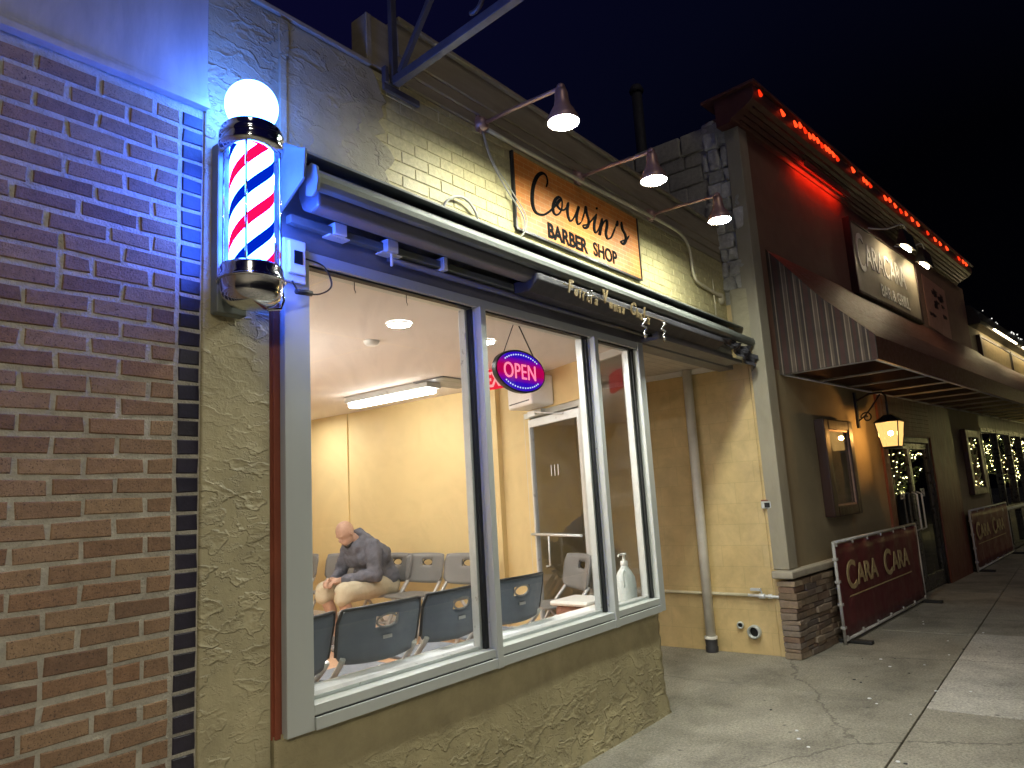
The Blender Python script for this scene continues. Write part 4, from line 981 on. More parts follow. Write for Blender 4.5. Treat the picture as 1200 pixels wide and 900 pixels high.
for u, v_, lb in ((4.55,-.40,'black sign lamp on a thin arm over the middle of the cream sign'),(5.75,-.34,'black sign lamp with bright tube over the far end of the cream sign')):
    la = cthing('sign_lamp', lb, 'sign lamp', u, v_, 4.95, 'black lamps over the cream restaurant sign')
    cadd(la, 'arm', MB().tube(catmull([(u-.75,-.11,5.09),(u-.4,-.25,5.12),(u-.1,v_+.02,5.22),(u,v_,5.16),(u,v_,5.10)]), .010, 8), M['framelight'])
    cadd(la, 'shade', MB().prism([(v_-.02,5.12),(v_+.03,5.12),(v_+.10,4.92),(v_-.05,4.87)], u-.24, u+.24, 'x'), M['black'], bevel=.004)
    cadd(la, 'tube', MB().tube([(u-.21,v_+.035,4.885),(u+.21,v_+.035,4.885)], .016, 8), M['signlamp'])
# poster
ps = cthing('wall_poster', 'pale weathered poster with dark print on the red-brown wall beside the cream sign', 'poster', 7.4, -.03, 4.05)
cadd(ps, 'sheet', MB().prism([(6.75,4.10),(8.25,4.02),(8.25,4.98),(6.75,5.02)], -.028, -.0215, 'y'), mat('poster_sheet', (.40,.20,.15), .6, var=.15))
pp = MB(); random.seed(2)
for k in range(14):
    u = random.uniform(6.9,7.9); z = random.uniform(4.3,4.8); pp.prism([(u,z),(u+random.uniform(.1,.3),z+.02),(u+.2,z+random.uniform(.03,.09)),(u-.02,z+.07)], -.0305-.0003*k, -.0285, 'y')
cadd(ps, 'print', pp, M['darkwood'])
# banners
def banner(u0, u1, name_label, line_y0, line_y1, tt):
    ang = R(-4.5); P0 = Vector((7.69,2.10,0)); BMx = Matrix.Translation(P0) @ Matrix.Rotation(ang, 4, 'Z')
    o = thing('banner_barrier', name_label, 'banner', tuple(BMx @ Vector(((u0+u1)/2,0,0))), ang, 'maroon banners on pipe frames before the restaurant')
    def ad(nm, mb, mt_, **k): bmesh.ops.transform(mb.b, matrix=BMx, verts=mb.b.verts); return obj(nm, mb, mt_, o, **k)
    sh = MB(); nx, nz = 40, 8; G = [[sh.b.verts.new((u0+.03+(u1-u0-.06)*i/nx, .006*math.sin(i*.9)*(.4+j/nz)+.004*math.sin(i*2.3+j), .06+.90*j/nz)) for i in range(nx+1)] for j in range(nz+1)]
    for j in range(nz):
        for i in range(nx): f = sh.b.faces.new([G[j][i], G[j][i+1], G[j+1][i+1], G[j+1][i]]); f.smooth = True
    s_ = ad('vinyl_sheet', sh, M['bannermaroon']); s_.modifiers.new('t', 'SOLIDIFY').thickness = .003
    ad('pipe_frame', MB().tube([(u0,0,.0),(u0,0,.985)], .016, 8).tube([(u1,0,.0),(u1,0,.985)], .016, 8).tube([(u0,0,.985),(u1,0,.985)], .016, 8).tube([(u0,0,.04),(u1,0,.04)], .016, 8), M['banneredge'])
    for u in (u0+.12, u1-.12): ad('foot', MB().box(u-.04,-.22,.003,u+.04,.20,.035), M['rubber'], bevel=.006)
    for k in range(7):
        uu = u0+.05+k*(u1-u0-.1)/6
        for zz in (.955, .06): ad('tie', MB().box(uu-.012,-.02,zz-.012,uu+.012,.02,zz+.022), M['banneredge'])
    for k in range(4): ad('tie', MB().box(u0-.02,-.022,.15+k*.22,u0+.03,.022,.175+k*.22), M['banneredge'])
    W = u1-u0; x = u0+.07*W
    for s, big in (('C',1),('ARA',0),(' ',0),('C',1),('ARA',0)):
        if s == ' ': x += .07*W; continue
        me = text_mesh(s, .40 if big else .29, .003, (1.06 if big else 1.2)*W/3.0, offset=.006)
        mx = max(v.co.x for v in me.vertices)
        me.transform(BMx @ Matrix.Translation((x,-.020,.50 if big else .525)) @ FACE); link('lettering', me, M['gold'], o); x += mx+.03*W/3
    ad('underline', MB().box(u0+.08*W,-.022,.425,u0+.83*W,-.016,.437), M['gold'])
    return o
banner(.02, 3.02, 'maroon vinyl banner reading Cara Cara before the stone base, in front of the menu case', 0, 0, 1)
banner(6.25, 9.55, 'further maroon vinyl banner reading Cara Cara, beyond the glass doors near the windows', 0, 0, 1)
# flue on the roof
M['flue'] = mat('sooty_flue_metal', (.03,.03,.035), .7)
fl = thing('flue_pipe', 'dark metal flue pipe rising behind the parapet against the night sky', 'flue', (8.15,4.0,5.2))
obj('pipe', MB().tube([(8.15,4,5.0),(8.15,4,7.0)], .07, 12), M['flue'], fl); obj('cowl', MB().lathe((8.15,4,6.93), [(.09,0),(.1,.03),(.07,.1),(0,.12)], 14), M['flue'], fl)
# drain pipe and gas pipe in the recess
dp = thing('drain_pipe', 'white drain pipe with black foot standing against the yellow side wall', 'drain pipe', (6.93,3.15,0))
obj('pipe', MB().tube([(6.935,3.15,.10),(6.935,3.13,2.84)], .048, 20), M['pvc'], dp)
obj('foot', MB().lathe((6.935,3.15,0), [(.06,0),(.062,.05),(.056,.055),(.06,.11),(.055,.13),(.048,.135)], 20), M['castiron'], dp)
ft = MB().lathe((6.935,3.15,0), [(.063,.125),(.063,.15),(.05,.152)], 20); obj('band', ft, M['pvc'], dp)
gp = thing('gas_pipe', 'thin yellow painted pipe with steel valve running low along the side wall', 'pipe', (6.97,3.0,.55))
obj('pipe', MB().tube([(6.97,4.6,.57),(6.97,2.74,.555)], .016, 10), M['conduit'], gp)
vv = MB().tube([(6.97,2.74,.555),(6.965,2.40,.545)], .015, 10).lathe((6.96,2.60,.55), [(.0,-.03),(.024,-.028),(.026,.028),(0,.03)], 12, axis=(0,1,0)).lathe((6.96,2.52,.55), [(.0,-.02),(.022,-.018),(.022,.018),(0,.02)], 8, axis=(0,1,0))
vv.tube([(6.96,2.60,.56),(6.955,2.60,.60)], .008, 8).box(6.93,2.60,.60,6.965,2.70,.625)
vv.box(6.94,2.385,.50,6.985,2.42,.60)
obj('valve', vv, M['framelight'], gp, bevel=.002)
ho = thing('wall_pipe_outlet', 'large round open pipe end poking from the yellow wall near the ground', 'pipe outlet', (6.97,2.72,.21), group='open pipe ends low on the yellow side wall')
obj('ring', MB().lathe((6.999,2.72,.21), [(.045,0),(.045,.05),(.062,.05),(.064,0)], 24, axis=(-1,0,0)), M['frame'], ho)
obj('bore', MB().lathe((6.999,2.72,.21), [(0,.012),(.046,.012)], 24, axis=(-1,0,0)), M['black'], ho)
ho = thing('wall_pipe_outlet', 'small round open pipe end beside the large one near the ground', 'pipe outlet', (6.97,2.85,.26), group='open pipe ends low on the yellow side wall')
obj('ring', MB().lathe((6.999,2.86,.265), [(.022,0),(.022,.04),(.032,.04),(.033,0)], 20, axis=(-1,-.3,0)), M['frame'], ho)
obj('bore', MB().lathe((6.999,2.86,.265), [(0,.01),(.023,.01)], 20, axis=(-1,0,0)), M['black'], ho)
ab = thing('door_bell_box', 'small grey box with red top mounted on the yellow wall corner', 'wall box', (6.98,2.45,1.40))
obj('case', MB().box(6.955,2.40,1.375,6.984,2.51,1.445), M['frame'], ab, bevel=.006); obj('screen', MB().box(6.951,2.425,1.385,6.9545,2.475,1.43), M['black'], ab)
obj('red_top', MB().box(6.957,2.402,1.4455,6.984,2.508,1.458), M['rust'], ab, bevel=.003)

# ------------------------------------------------------------------ interior things
def chair(dark=False):
    o = thing('folding_chair', 'x', 'chair', (0,0,0), group='chairs')
    bm_ = M['chairback'] if dark else M['chairgrey']
    # backrest: curved sheet with a slot; local front is -Y
    nx, nz = 22, 10; mb = MB(); W_, H0, H1 = .280, .553, .82
    def bp(u, w_): # u -1..1, w 0..1
        zz = H0 + (H1-H0)*w_; narrow = 1 - .05*(1-w_)
        corner = 0
        x = u*W_*narrow
        return Vector((x, .20 + .055*(w_-.5) + .018 - .06*u*u, zz - .006*u*u - .022*(1-u*u)*(1-w_)))
    V = {}
    for layer, th in ((0,0.0),(1,.016)):
        for i in range(nx+1):
            for j in range(nz+1):
                u = -1+2*i/nx; w_ = j/nz
                p = bp(u, w_)
                # rounded corners
                cx_ = max(0, abs(u)-.78)/.22; cz_ = max(0, abs(w_-.5)-.22)/.28
                if cx_ > 0 and cz_ > 0:
                    m_l = math.hypot(cx_, cz_); mx_ = max(cx_, cz_)
                    k_ = mx_/m_l
                    un = (0.78 + .22*cx_*k_)*(1 if u > 0 else -1); wn_ = .5 + (.22 + .28*cz_*k_)*(1 if w_ > .5 else -1)
                    p = bp(un, wn_)
                p.y += th; V[layer,i,j] = mb.b.verts.new(p)
    hole = lambda i, j: (abs((i+.5)/nx-.5) < .12 and 6 <= j <= 7)
    for i in range(nx):
        for j in range(nz):
            if hole(i, j): continue
            mb.b.faces.new([V[0,i,j],V[0,i+1,j],V[0,i+1,j+1],V[0,i,j+1]]).smooth = True
            mb.b.faces.new([V[1,i,j],V[1,i,j+1],V[1,i+1,j+1],V[1,i+1,j]]).smooth = True
            for di, dj, e in ((-1,0,((0,0),(0,1))),(1,0,((1,1),(1,0))),(0,-1,((1,0),(0,0))),(0,1,((0,1),(1,1)))):
                a, b = i+di, j+dj
                if not (0 <= a < nx and 0 <= b < nz) or hole(a, b):
                    (p0, p1) = e
                    mb.b.faces.new([V[0,i+p0[0],j+p0[1]],V[0,i+p1[0],j+p1[1]],V[1,i+p1[0],j+p1[1]],V[1,i+p0[0],j+p0[1]]])
    back = obj('backrest', mb, bm_, o, local=True)
    path = []
    for k in range(41):
        # rim around top and sides
        tt_ = k/40
        if tt_ < .2: u, w_ = -1, .15+.7*tt_/.2
        elif tt_ > .8: u, w_ = 1, .85-.7*(tt_-.8)/.2
        else: u, w_ = -.93+1.86*(tt_-.2)/.6, 1.0
        path.append(bp(u*.995, w_)+Vector((0,.012,0)))
    obj('rim', MB().tube(path, .0095, 8), M['chairrim'] if dark else bm_, back, local=True)
    hr = []
    for k in range(25):
        a = 2*math.pi*k/24; hr.append(bp(.245*math.cos(a), .70+.115*math.sin(a))+Vector((0,.014,0)))
    obj('handle_ring', MB().tube(hr, .006, 6, False), M['chairgrey'] if dark else M['chairrim'], back, local=True)
    lg_ = MB().box(-.03,.236,.642,.03,.2425,.66); obj('badge', lg_, M['chairleg'], back, local=True, bevel=.002)
    # seat
    st_ = MB(); ns = 12
    P = []
    for k in range(40):
        a = 2*math.pi*k/40; c, s = math.cos(a), math.sin(a); e = .35
        P.append((.215*math.copysign(abs(c)**e, c), -.02+.205*math.copysign(abs(s)**e, s)))
    st_.prism(P, .428, .448, 'z'); obj('seat', st_, bm_, o, local=True, bevel=.006)
    for sx in (-1,1):
        x = sx*.238
        obj('leg', MB().tube([(x,.175,.575),(x,.15,.54),(x,.02,.40),(x,-.215,.02)], .0155, 8), M['chairleg'], o, local=True)
        obj('leg', MB().tube([(sx*.200,-.06,.43),(sx*.200,.255,.02)], .0155, 8), M['chairleg'], o, local=True)
        obj('foot', MB().tube([(x,-.208,.03),(x,-.222,.0)], .017, 8).tube([(sx*.2,.248,.03),(sx*.2,.262,.0)], .017, 8), M['rubber'], o, local=True)
    obj('brace', MB().tube([(-.222,-.12,.17),(.222,-.12,.17)], .009, 8).tube([(-.2,.18,.12),(.2,.18,.12)], .009, 8), M['chairleg'], o, local=True)
    return o
cd_ = chair(True); cd_['group'] = 'dark folding chairs with backs to the window'
GD = cd_['group']
cd_.location = (2.62, 2.93+.12, FLOOR); cd_.rotation_euler = (0,0,R(180))
def at_back(x, y, rz): # location of chair base so that its backrest centre is at x,y
    return (x - .21*(-math.sin(rz)), y - .21*math.cos(rz), FLOOR)
cd_.rotation_euler = (0,0,R(178)); cd_.location = at_back(2.605, 3.02, R(178)); cd_['label'] = 'dark folding chair seen from behind, second from the left window jamb'
copy_thing(cd_, at_back(3.20, 3.04, R(182.5)), R(182.5), 'dark folding chair seen from behind, left of the first mullion')
copy_thing(cd_, at_back(3.76, 3.02, R(177)), R(177), 'dark folding chair seen from behind, in the middle window pane')
copy_thing(cd_, at_back(2.06, 3.01, R(190)), R(190), 'dark folding chair cut off by the left window jamb')
cg_ = chair(False); cg_['group'] = 'grey folding chairs along the yellow wall'
WX = 5.30
cg_.location = at_back(WX, 5.46, R(-90)); cg_.rotation_euler = (0,0,R(-90)); cg_['label'] = 'grey folding chair by the yellow wall, just right of the seated man'
copy_thing(cg_, at_back(WX-.02, 4.88, R(-94)), R(-94), 'grey folding chair by the yellow wall, behind the first mullion')
copy_thing(cg_, at_back(WX, 5.92, R(-90)), R(-90), 'grey folding chair the man is sitting on')
copy_thing(cg_, at_back(WX-.03, 6.75, R(-86)), R(-86), 'grey folding chair by the yellow wall, behind the man')
copy_thing(cg_, at_back(WX-.12, 7.45, R(-78)), R(-78), 'grey folding chair at the far left end of the wall row')
copy_thing(cg_, at_back(5.22, 3.50, R(-124)), R(-124), 'grey folding chair facing into the room in front of the glass door')
def dl(x, y, lb, first=None):
    o = thing('ceiling_downlight', lb, 'ceiling light', (x,y,2.78), group='round lights in the shop ceiling')
    obj('trim_ring', MB().lathe((x,y,2.765), [(.085,.0145),(.09,.006),(.08,0),(.072,.004)], 28), M['white'], o)
    obj('led_disc', MB().lathe((x,y,2.765), [(0,.003),(.073,.003)], 28), M['downlight'], o)
dl(3.10,3.36,'round ceiling light in the first window pane, nearest the glass')
dl(3.95,3.36,'round ceiling light beside the OPEN sign')
dl(4.95,7.30,'round ceiling light at the far left, low by the yellow wall')
f2x = thing('added_pendant', 'unseen long suspended light added in the left half of the shop room to brighten it', 'ceiling light', (2.25,5.0,2.2))  # added fill light, hidden from the camera, to lift the ceiling and walls
obj('housing', MB().box(2.14,4.0,2.18,2.36,6.2,2.22).box(2.24,4.3,2.221,2.25,4.31,2.779).box(2.24,5.9,2.221,2.25,5.91,2.779), M['framelight'], f2x, bevel=.004)
obj('lit_lens', MB().box(2.16,4.02,2.14,2.34,6.18,2.1795), M['pendant_fill'], f2x, bevel=.006)
obj('upper_lens', MB().box(2.16,4.35,2.2205,2.34,5.85,2.24), M['pendant_fill'], f2x, bevel=.006)
fx = thing('fluorescent_fixture', 'long lit fluorescent ceiling fixture with silver housing', 'ceiling light', (4.85,5.45,2.78))
obj('housing', MB().box(4.76,4.80,2.715,4.95,6.05,2.779), M['framelight'], fx, bevel=.006)
obj('lit_lens', MB().box(4.785,4.83,2.668,4.915,6.02,2.7145), M['tube'], fx, bevel=.008)
ac = thing('wall_air_conditioner', 'white wall-mounted air conditioner behind the OPEN sign', 'air conditioner', (5.5,4.5,2.5))
obj('case', ebox(MB(), 1.10, 1.56, .095, .34, 2.45, 2.73), M['whiteplastic'], ac, bevel=.02)
obj('vent_slot', ebox(MB(), 1.14, 1.52, .3405, .344, 2.49, 2.50), M['black'], ac)
ex = thing('exit_sign', 'red lit EXIT sign hung from the shop ceiling, half hidden by the OPEN sign', 'exit sign', (4.8,3.9,2.7))
obj('lit_face', MB().box(4.80,3.74,2.585,4.85,4.10,2.765).box(4.82,3.90,2.7655,4.83,3.94,2.7795), M['exitred'], ex, bevel=.005)
me = text_mesh('EXIT', .19, .002, .72, offset=.004); me.transform(Matrix.Translation((4.796,4.09,2.605)) @ Matrix.Rotation(R(-90),4,'Z') @ FACE); link('exit_letters', me, M['exitwhite'], ex)
sm = thing('smoke_detector', 'small white smoke detector on the shop ceiling', 'smoke detector', (3.25,3.9,2.78))
obj('case', MB().lathe((3.28,3.85,2.78), [(0,-.035),(.04,-.033),(.055,-.015),(.058,-.0005)], 20), M['whiteplastic'], sm)
# open sign
OP = thing('open_sign', 'oval blue LED sign with glowing red OPEN letters hanging in the window', 'neon sign', (3.64,2.80,2.43))
OX, OZ, OA, OB = 3.635, 2.425, .262, .142; OY = 2.80
ov = MB().prism([(OX+OA*math.cos(2*math.pi*k/48), OZ+OB*math.sin(2*math.pi*k/48)) for k in range(48)], OY-.012, OY+.02, 'y')
obj('backing', ov, M['black'], OP)
ov = MB().prism([(OX+(OA-.012)*math.cos(2*math.pi*k/48), OZ+(OB-.012)*math.sin(2*math.pi*k/48)) for k in range(48)], OY-.015, OY-.0125, 'y')
def open_face():
    m, t, out = nt('open_sign_glow')
    tc = t.nodes.new('ShaderNodeTexCoord'); sp = t.nodes.new('ShaderNodeSeparateXYZ'); t.links.new(tc.outputs['Object'], sp.inputs[0])
    a = t.nodes.new('ShaderNodeMath'); a.operation = 'MULTIPLY'; t.links.new(sp.outputs[2], a.inputs[0]); a.inputs[1].default_value = 10
    b = t.nodes.new('ShaderNodeMath'); b.operation = 'ABSOLUTE'; t.links.new(a.outputs[0], b.inputs[0])
    r = ramp(t, [(.25, (.30,.0,.05)), (.85, (.02,.002,.30))]); t.links.new(b.outputs[0], r.inputs[0])
    e = t.nodes.new('ShaderNodeEmission'); t.links.new(r.outputs[0], e.inputs[0]); e.inputs[1].default_value = 1.0
    t.links.new(e.outputs[0], out.inputs[0]); return m
obj('glowing_face', ov, open_face(), OP)
text('open_letters', 'OPEN', .145, M['neonred'], OP, Matrix.Translation((OX-.195,OY-.0195,OZ-.052)) @ FACE, xs=.90, extrude=.002, spacing=1.04)
dt = MB()
for k in range(15):
    a = math.pi*(.22+.56*k/14)
    for s in (1,-1): dt.lathe((OX+(OA-.045)*math.cos(a), OY-.016, OZ+s*(OB-.034)*math.sin(a)*1.02), [(0,.004),(.0052,.002),(.0052,0)], 8, axis=(0,-1,0))
obj('led_dots', dt, M['neonpink'], OP)
obj('hanging_cord', MB().tube([(OX-.16,OY,OZ+.11),(OX-.02,OY,2.775)], .003, 5).tube([(OX+.17,OY,OZ+.10),(OX-.01,OY,2.775)], .005, 5), M['black'], OP)
# ledge things
jg = thing('sanitizer_jug', 'clear white pump jug of sanitizer standing on the window ledge', 'jug', (4.82,2.86,.795))
obj('bottle', MB().lathe((4.87,2.86,.789), [(0,0),(.072,.001),(.08,.012),(.08,.14),(.074,.18),(.05,.225),(.028,.255),(.024,.27),(0,.271)], 28), M['jug'], jg)
obj('pump', MB().lathe((4.87,2.86,1.058), [(.028,0),(.028,.03),(.012,.035),(.010,.075),(.022,.078),(.022,.09),(0,.092)], 16).tube([(4.87,2.86,1.141),(4.80,2.86,1.14),(4.785,2.86,1.128)], .007, 8), M['whiteplastic'], jg)
obj('handle', MB().tube(catmull([(4.82,2.835,1.02),(4.77,2.82,1.01),(4.755,2.81,.95),(4.78,2.82,.91)]), .010, 8), M['jug'], jg)
tx = text_mesh('SANITIZER', .022, .0005, .8); tx = None
bk_ = thing('wicker_basket', 'brown wicker basket with white lid standing by the entry door', 'basket', (4.86,3.26,FLOOR))
obj('basket_body', MB().box(4.70,3.12,FLOOR,5.00,3.42,.76), M['wicker'], bk_, bevel=.03); obj('lid', MB().box(4.67,3.09,.761,5.03,3.45,.80), M['white'], bk_, bevel=.018)
pg = thing('paper_sheet', 'white plastic-covered paper runner lying on the window ledge', 'paper', (2.9,2.95,.797))
pm = MB(); nx, nz = 60, 10; random.seed(4)
G = [[pm.b.verts.new((2.0+2.5*i/nx, 2.785+.21*j/nz, .7915+.006*abs(math.sin(i*.8+j*.5))*random.random()+.002*j/nz)) for i in range(nx+1)] for j in range(nz+1)]
for j in range(nz):
    for i in range(nx): pm.b.faces.new([G[j][i], G[j][i+1], G[j+1][i+1], G[j+1][i]]).smooth = True
po = obj('sheet', pm, M['paper'], pg); po.modifiers.new('t', 'SOLIDIFY').thickness = .001
wp = thing('white_door_notice', 'tall white paper notice fixed inside the entry glazing', 'notice', tuple(EM @ Vector((.45,.09,1.0))))
obj('sheet', ebox(MB(), .38, .56, .075, .078, .72, 1.12), M['paper'], wp)
for x, lb in ((2.20,'tiny metal hook at the head of the first window pane, nearer the barber pole'),(2.55,'tiny metal hook at the head of the first window pane, nearer its middle')):
    hk = MB().tube([(x,FY+.05,2.714),(x,FY+.05,2.675),(x+.008,FY+.05,2.663),(x,FY+.05,2.651),(x-.008,FY+.05,2.663),(x,FY+.05,2.675)], .0022, 5)
    tag(obj('window_hook', hk, M['iron']), lb, 'hook')

# ------------------------------------------------------------------ seated man
PB = Vector((5.08, 5.92, FLOOR))
PM = Matrix.Translation(PB) @ Matrix.Rotation(R(180), 4, 'Z')       # local +x = forward (into -X), z up
man = thing('person', 'man in grey-blue hoodie and khaki shorts sitting hunched forward on a folding chair', 'person', tuple(PB), R(180))
def remesh(mb, vox, smooth=2):
    bmesh.ops.recalc_face_normals(mb.b, faces=mb.b.faces)
    me = bpy.data.meshes.new('tmp'); mb.b.to_mesh(me); mb.b.free()
    o = bpy.data.objects.new('tmp', me); COL.objects.link(o)
    r = o.modifiers.new('r', 'REMESH'); r.mode = 'VOXEL'; r.voxel_size = vox; r.use_smooth_shade = True
    s = o.modifiers.new('s', 'SMOOTH'); s.factor = .5; s.iterations = smooth
    dg = bpy.context.evaluated_depsgraph_get(); dg.update()
    out = bpy.data.meshes.new_from_object(o.evaluated_get(dg)); bpy.data.objects.remove(o)
    for p in out.polygons: p.use_smooth = True
    return out
def V3(*a): return Vector(a)
hips = V3(0,0,.545); knees = {s: V3(.60 if s < 0 else .64, s*.17, .53) for s in (-1,1)}; ank = {s: V3(.47 if s < 0 else .53, s*.15, .09) for s in (-1,1)}
sh = {s: V3(.26, s*.185, .93) for s in (-1,1)}; el = {s: V3(.30, s*.27, .66) for s in (-1,1)}; wr = {s: V3(.55, s*.075, .645) for s in (-1,1)}
b = MB()
b.caps([hips, V3(.06,0,.68), V3(.17,0,.84), V3(.27,0,.96)], [.13,.13,.14,.10]).capsule(V3(.27,0,.97), V3(.37,0,1.04), .065, .055)
b.capsule(V3(.25,-.15,.93), V3(.25,.15,.93), .07, .07); b.capsule(V3(0,-.08,.53), V3(0,.08,.53), .11, .11)
# head, looking down and forward
hc = V3(.435,0,1.085); fwd = V3(math.cos(R(36)),0,-math.sin(R(36))); upv = V3(math.sin(R(36)),0,math.cos(R(36)))
HM = Matrix(((fwd.x,0,upv.x,hc.x),(0,1,0,0),(fwd.z,0,upv.z,hc.z),(0,0,0,1)))
def hb(c, r, sc=(1,1,1)):
    b2 = MB().ball(c, r, sc, 20, 14); bmesh.ops.transform(b2.b, matrix=HM, verts=b2.b.verts)
    me = bpy.data.meshes.new('t'); b2.b.to_mesh(me); b2.b.free(); b.b.from_mesh(me); bpy.data.meshes.remove(me)
hb((0,0,.03), .098, (1.02,.82,1.0)); hb((.03,0,-.05), .072, (1.0,.86,.95)); hb((.055,0,-.085), .035, (1,1,.8))
hb((.100,0,-.015), .018, (1.2,.8,1.5)); hb((.085,0,.028), .03, (.6,1.9,.5)); hb((.092,0,-.058), .016, (.7,1.6,.6))
for s in (-1,1): hb((-.005,s*.082,-.01), .028, (.55,.35,1.1)); hb((.082,s*.033,.008), .014, (.6,1.0,.7))
for s in (-1,1):
    b.caps([sh[s], el[s], wr[s]], [.055,.042,.030])
    b.caps([V3(.02,s*.10,.52), knees[s]], [.085,.062]); b.caps([knees[s], knees[s]*.5+ank[s]*.5+V3(-.02,0,.03), ank[s]], [.06,.058,.036])
    b.caps([ank[s], V3(ank[s].x+.02,ank[s].y,.045), V3(ank[s].x+.16,ank[s].y,.035)], [.036,.04,.03])
    w0 = wr[s]; pc = w0+V3(.06,-s*.022,-.015)
    b.caps([w0, pc], [.028,.033]); b.capsule(pc+V3(.01,s*.018,0), pc+V3(.01,-s*.018,.004), .022, .022)
    for k in range(4):
        off = s*(.026-.017*k); L = (.038,.044,.042,.032)[k]
        p0 = pc+V3(.025,off,.0); p1 = p0+V3(L*.7,-s*.006,-.006); p2 = p1+V3(L*.35,-s*.012,-.026); p3 = p2+V3(-.004,-s*.01,-.022)
        b.caps([p0,p1,p2,p3], [.0095,.009,.008,.0075])
    b.caps([w0+V3(.03,-s*.03,.005), w0+V3(.065,-s*.055,.018), w0+V3(.095,-s*.06,.012)], [.012,.0105,.009])
body = remesh(b, .0062, 3); link('body', body, M['skin'], man, local=True)
h = MB()
h.caps([V3(-.03,0,.60), V3(.03,0,.70), V3(.12,0,.84), V3(.22,0,.95)], [.175,.175,.165,.13])
h.capsule(V3(.0,-.07,.60), V3(0,.07,.60), .155, .155); h.capsule(V3(.10,-.10,.83), V3(.10,.10,.83), .13, .13); h.capsule(V3(.22,-.15,.94), V3(.22,.15,.94), .088, .088)
h.capsule(V3(.14,-.06,.70), V3(.14,.06,.70), .13, .13); h.capsule(V3(.26,-.07,.84), V3(.26,.07,.84), .12, .12); h.capsule(V3(.33,-.05,.93), V3(.33,.05,.93), .085, .085)
h.caps([V3(.24,-.07,1.02), V3(.27,0,1.06), V3(.24,.07,1.02)], [.055,.062,.055]); h.caps([V3(.30,-.085,1.01), V3(.38,-.06,.965), V3(.40,0,.94), V3(.38,.06,.965), V3(.30,.085,1.01)], [.04,.03,.028,.03,.04])
for s in (-1,1):
    m1 = sh[s]*.5+el[s]*.5+V3(0,s*.01,0)
    h.caps([sh[s]+V3(-.02,0,0), m1, el[s], el[s]*.5+wr[s]*.5, wr[s]*.94+el[s]*.06], [.09,.075,.068,.058,.042])
    h.capsule(wr[s]*.85+el[s]*.15, wr[s]*.95+el[s]*.05, .047, .045)
hd = remesh(h, .012, 4)
tx2 = bpy.data.textures.new('folds', 'CLOUDS'); tx2.noise_scale = .09
ho_ = link('hoodie', hd, M['hoodie'], man, local=True); d_ = ho_.modifiers.new('folds', 'DISPLACE'); d_.texture = tx2; d_.strength = .05; d_.mid_level = .5
k_ = MB().capsule(V3(-.01,-.09,.53), V3(-.01,.09,.53), .135, .135)
for s in (-1,1): k_.caps([V3(0,s*.10,.53), V3(.30,s*.14,.535), knees[s]*.94+V3(0,s*.012,.025)], [.12,.115,.096]); k_.capsule(knees[s]*.95+V3(0,s*.012,.03), knees[s]*.96+V3(.01,s*.012,-.02), .097, .088)
kd = remesh(k_, .012, 3); so3 = link('shorts', kd, M['shorts'], man, local=True); d_ = so3.modifiers.new('folds', 'DISPLACE'); d_.texture = tx2; d_.strength = .02; d_.mid_level = .5
for s in (-1,1):
    f_ = MB().caps([V3(ank[s].x-.03,ank[s].y,.05), V3(ank[s].x+.08,ank[s].y,.045), V3(ank[s].x+.19,ank[s].y,.035)], [.046,.047,.036]); fm = remesh(f_, .009, 2); link('shoe', fm, M['shoe'], man, local=True)
mk = MB(); bm2 = MB().ball((.040,0,-.105), .052, (1.05,1.0,.62), 20, 12); bmesh.ops.transform(bm2.b, matrix=HM, verts=bm2.b.verts)
obj('face_mask', bm2, M['black'], man, local=True)

# ------------------------------------------------------------------ trees with fairy lights along the street (seen only as reflections)
def lit_tree(x, y, lb, h=3.2):
    o = thing('lit_street_tree', lb, 'tree', (x,y,0), group='street trees wrapped in fairy lights')
    tr = MB().tube([(0,0,-.1),(.02,.01,.9),(0,0,1.5)], [.10,.07,.06], 8)
    pts = []
    for k in range(10):
        a = k*2.4; L = random.uniform(.5,.9)*h/3.2
        p = [(0,0,1.1+.06*k),(L*.4*math.cos(a),L*.4*math.sin(a),1.5+.12*k),(L*math.cos(a),L*math.sin(a),1.7+.17*k)]
        tr.tube(p, [.04,.025,.01], 6); pts.append(p)
    obj('trunk', tr, M['darkwood'], o, local=True)
    lf = MB(); fl_ = MB()
    for k in range(700):
        r = random.uniform(.2,1)**.5*1.0; a = random.uniform(0,6.28); z = random.uniform(1.1,h); rr = r*math.sin(math.pi*(z-.9)/(h-.7))*.95
        c = Vector((rr*math.cos(a), rr*math.sin(a), z)); s = .05
        d1 = Vector((random.uniform(-1,1),random.uniform(-1,1),random.uniform(-1,1))).normalized()*s; d2 = d1.orthogonal().normalized()*s*.6
        lf.b.faces.new([lf.b.verts.new(c-d1), lf.b.verts.new(c+d2), lf.b.verts.new(c+d1), lf.b.verts.new(c-d2)])
        if k % 3 == 0: fl_.ball(tuple(c+Vector((.03,0,.02))), .016, seg=5, rings=3)
    obj('crown', lf, mat('leaf', (.06,.09,.03), .6), o, local=True, fixn=False); obj('fairy_lights', fl_, M['fairy'], o, local=True)
    return o
lit_tree(21.5,-2.2,'street tree with fairy lights near the restaurant kerb, reflected in the glass doors')
lit_tree(28.5,-2.4,'street tree with fairy lights further down the kerb')
lit_tree(35.5,-3.0,'street tree with fairy lights farthest down the kerb')
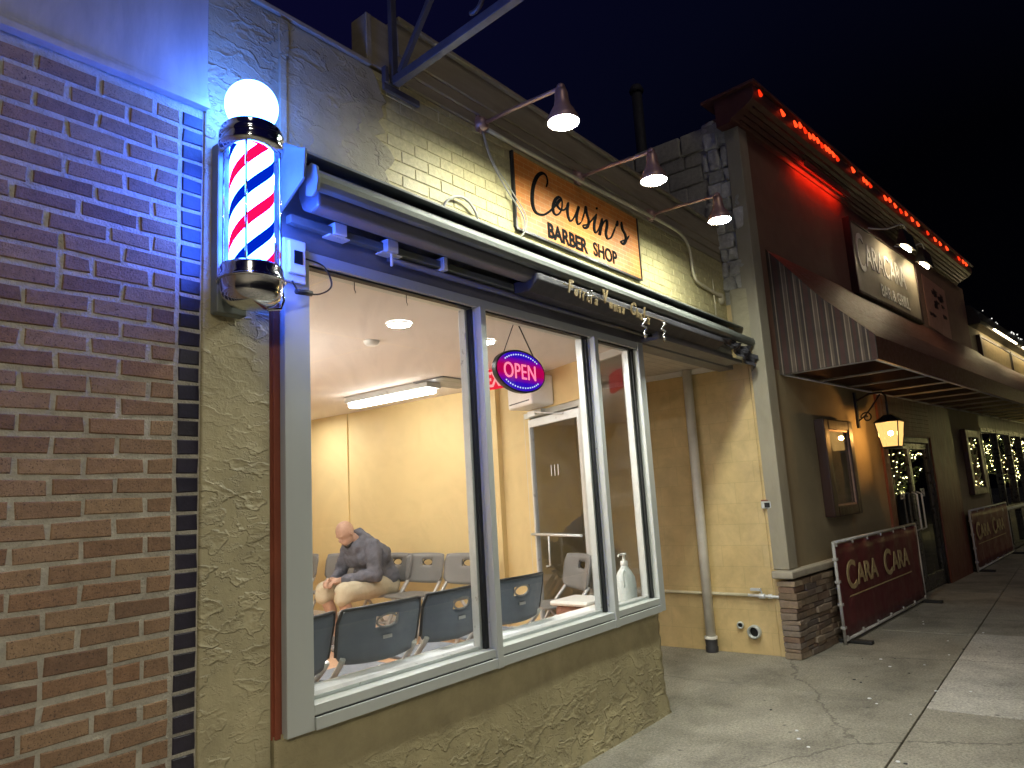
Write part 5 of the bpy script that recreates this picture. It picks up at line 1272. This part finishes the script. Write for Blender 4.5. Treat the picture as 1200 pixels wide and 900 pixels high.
# ------------------------------------------------------------------ assumed street lamp, added out of view behind the viewer to light brick and pavement
LX, LY, LZ = -1.7, -2.4, 3.9
lp = thing('assumed_street_lamp', 'assumed unseen street lamp added at the kerb behind the viewer to light brick and pavement', 'street lamp', (LX,LY,0))
obj('post', MB().tube([(LX,LY,0),(LX,LY,LZ)], .07, 14, r2=.05), M['castiron'], lp)
obj('head', MB().tube([(LX,LY,LZ),(LX,LY+.35,LZ+.12)], .035, 10).box(LX-.34,LY+.11,LZ+.06,LX+.34,LY+.89,LZ+.16), M['castiron'], lp, bevel=.01)
obj('lit_panel', MB().box(LX-.30,LY+.15,LZ+.045,LX+.30,LY+.85,LZ+.0595), emis('assumed_street_lamp_led', (1.0,.90,.70), 92), lp)  # glow of the assumed lamp, panel enlarged to soften its shadows

# ------------------------------------------------------------------ light of the night
w = bpy.data.worlds.new('World'); SC.world = w; w.use_nodes = True
t = w.node_tree; t.nodes.clear()
wo = t.nodes.new('ShaderNodeOutputWorld'); sky = t.nodes.new('ShaderNodeTexSky'); sky.sky_type = 'NISHITA'; sky.sun_disc = False
sky.sun_elevation = R(0.5); sky.sun_rotation = R(200)
b1 = t.nodes.new('ShaderNodeBackground'); b1.inputs[1].default_value = .0002; t.links.new(sky.outputs[0], b1.inputs[0])
tc = t.nodes.new('ShaderNodeTexCoord'); sx = t.nodes.new('ShaderNodeSeparateXYZ'); t.links.new(tc.outputs['Generated'], sx.inputs[0])
rs = ramp(t, [(.0, (.0016,.0012,.0125)), (.35, (.0014,.0012,.0115)), (.78, (.0006,.0008,.0038)), (.92, (.0001,.0001,.0004))]); t.links.new(sx.outputs[0], rs.inputs[0])
b2 = t.nodes.new('ShaderNodeBackground'); b2.inputs[1].default_value = 1.0; t.links.new(rs.outputs[0], b2.inputs[0])
ad = t.nodes.new('ShaderNodeAddShader'); t.links.new(b1.outputs[0], ad.inputs[0]); t.links.new(b2.outputs[0], ad.inputs[1]); t.links.new(ad.outputs[0], wo.inputs[0])
sl_ = bpy.data.lights.new('sun', 'SUN'); sl_.energy = .12; sl_.angle = R(12); sl_.color = (1.0,.90,.72)
so = bpy.data.objects.new('sun', sl_); COL.objects.link(so)
so.rotation_euler = (R(48), 0, R(-38))
SC.view_settings.view_transform = 'Standard'; SC.view_settings.look = 'None'; SC.view_settings.gamma = 1; SC.view_settings.exposure = 0.9
SC.render.engine = 'CYCLES'; SC.cycles.use_denoising = True
try: SC.cycles.denoiser = 'OPENIMAGEDENOISE'
except Exception: pass
SC.cycles.max_bounces = 8; SC.cycles.transparent_max_bounces = 12; SC.cycles.sample_clamp_indirect = 6
SC.cycles.caustics_reflective = False; SC.cycles.caustics_refractive = False
SC.cycles.use_light_tree = True
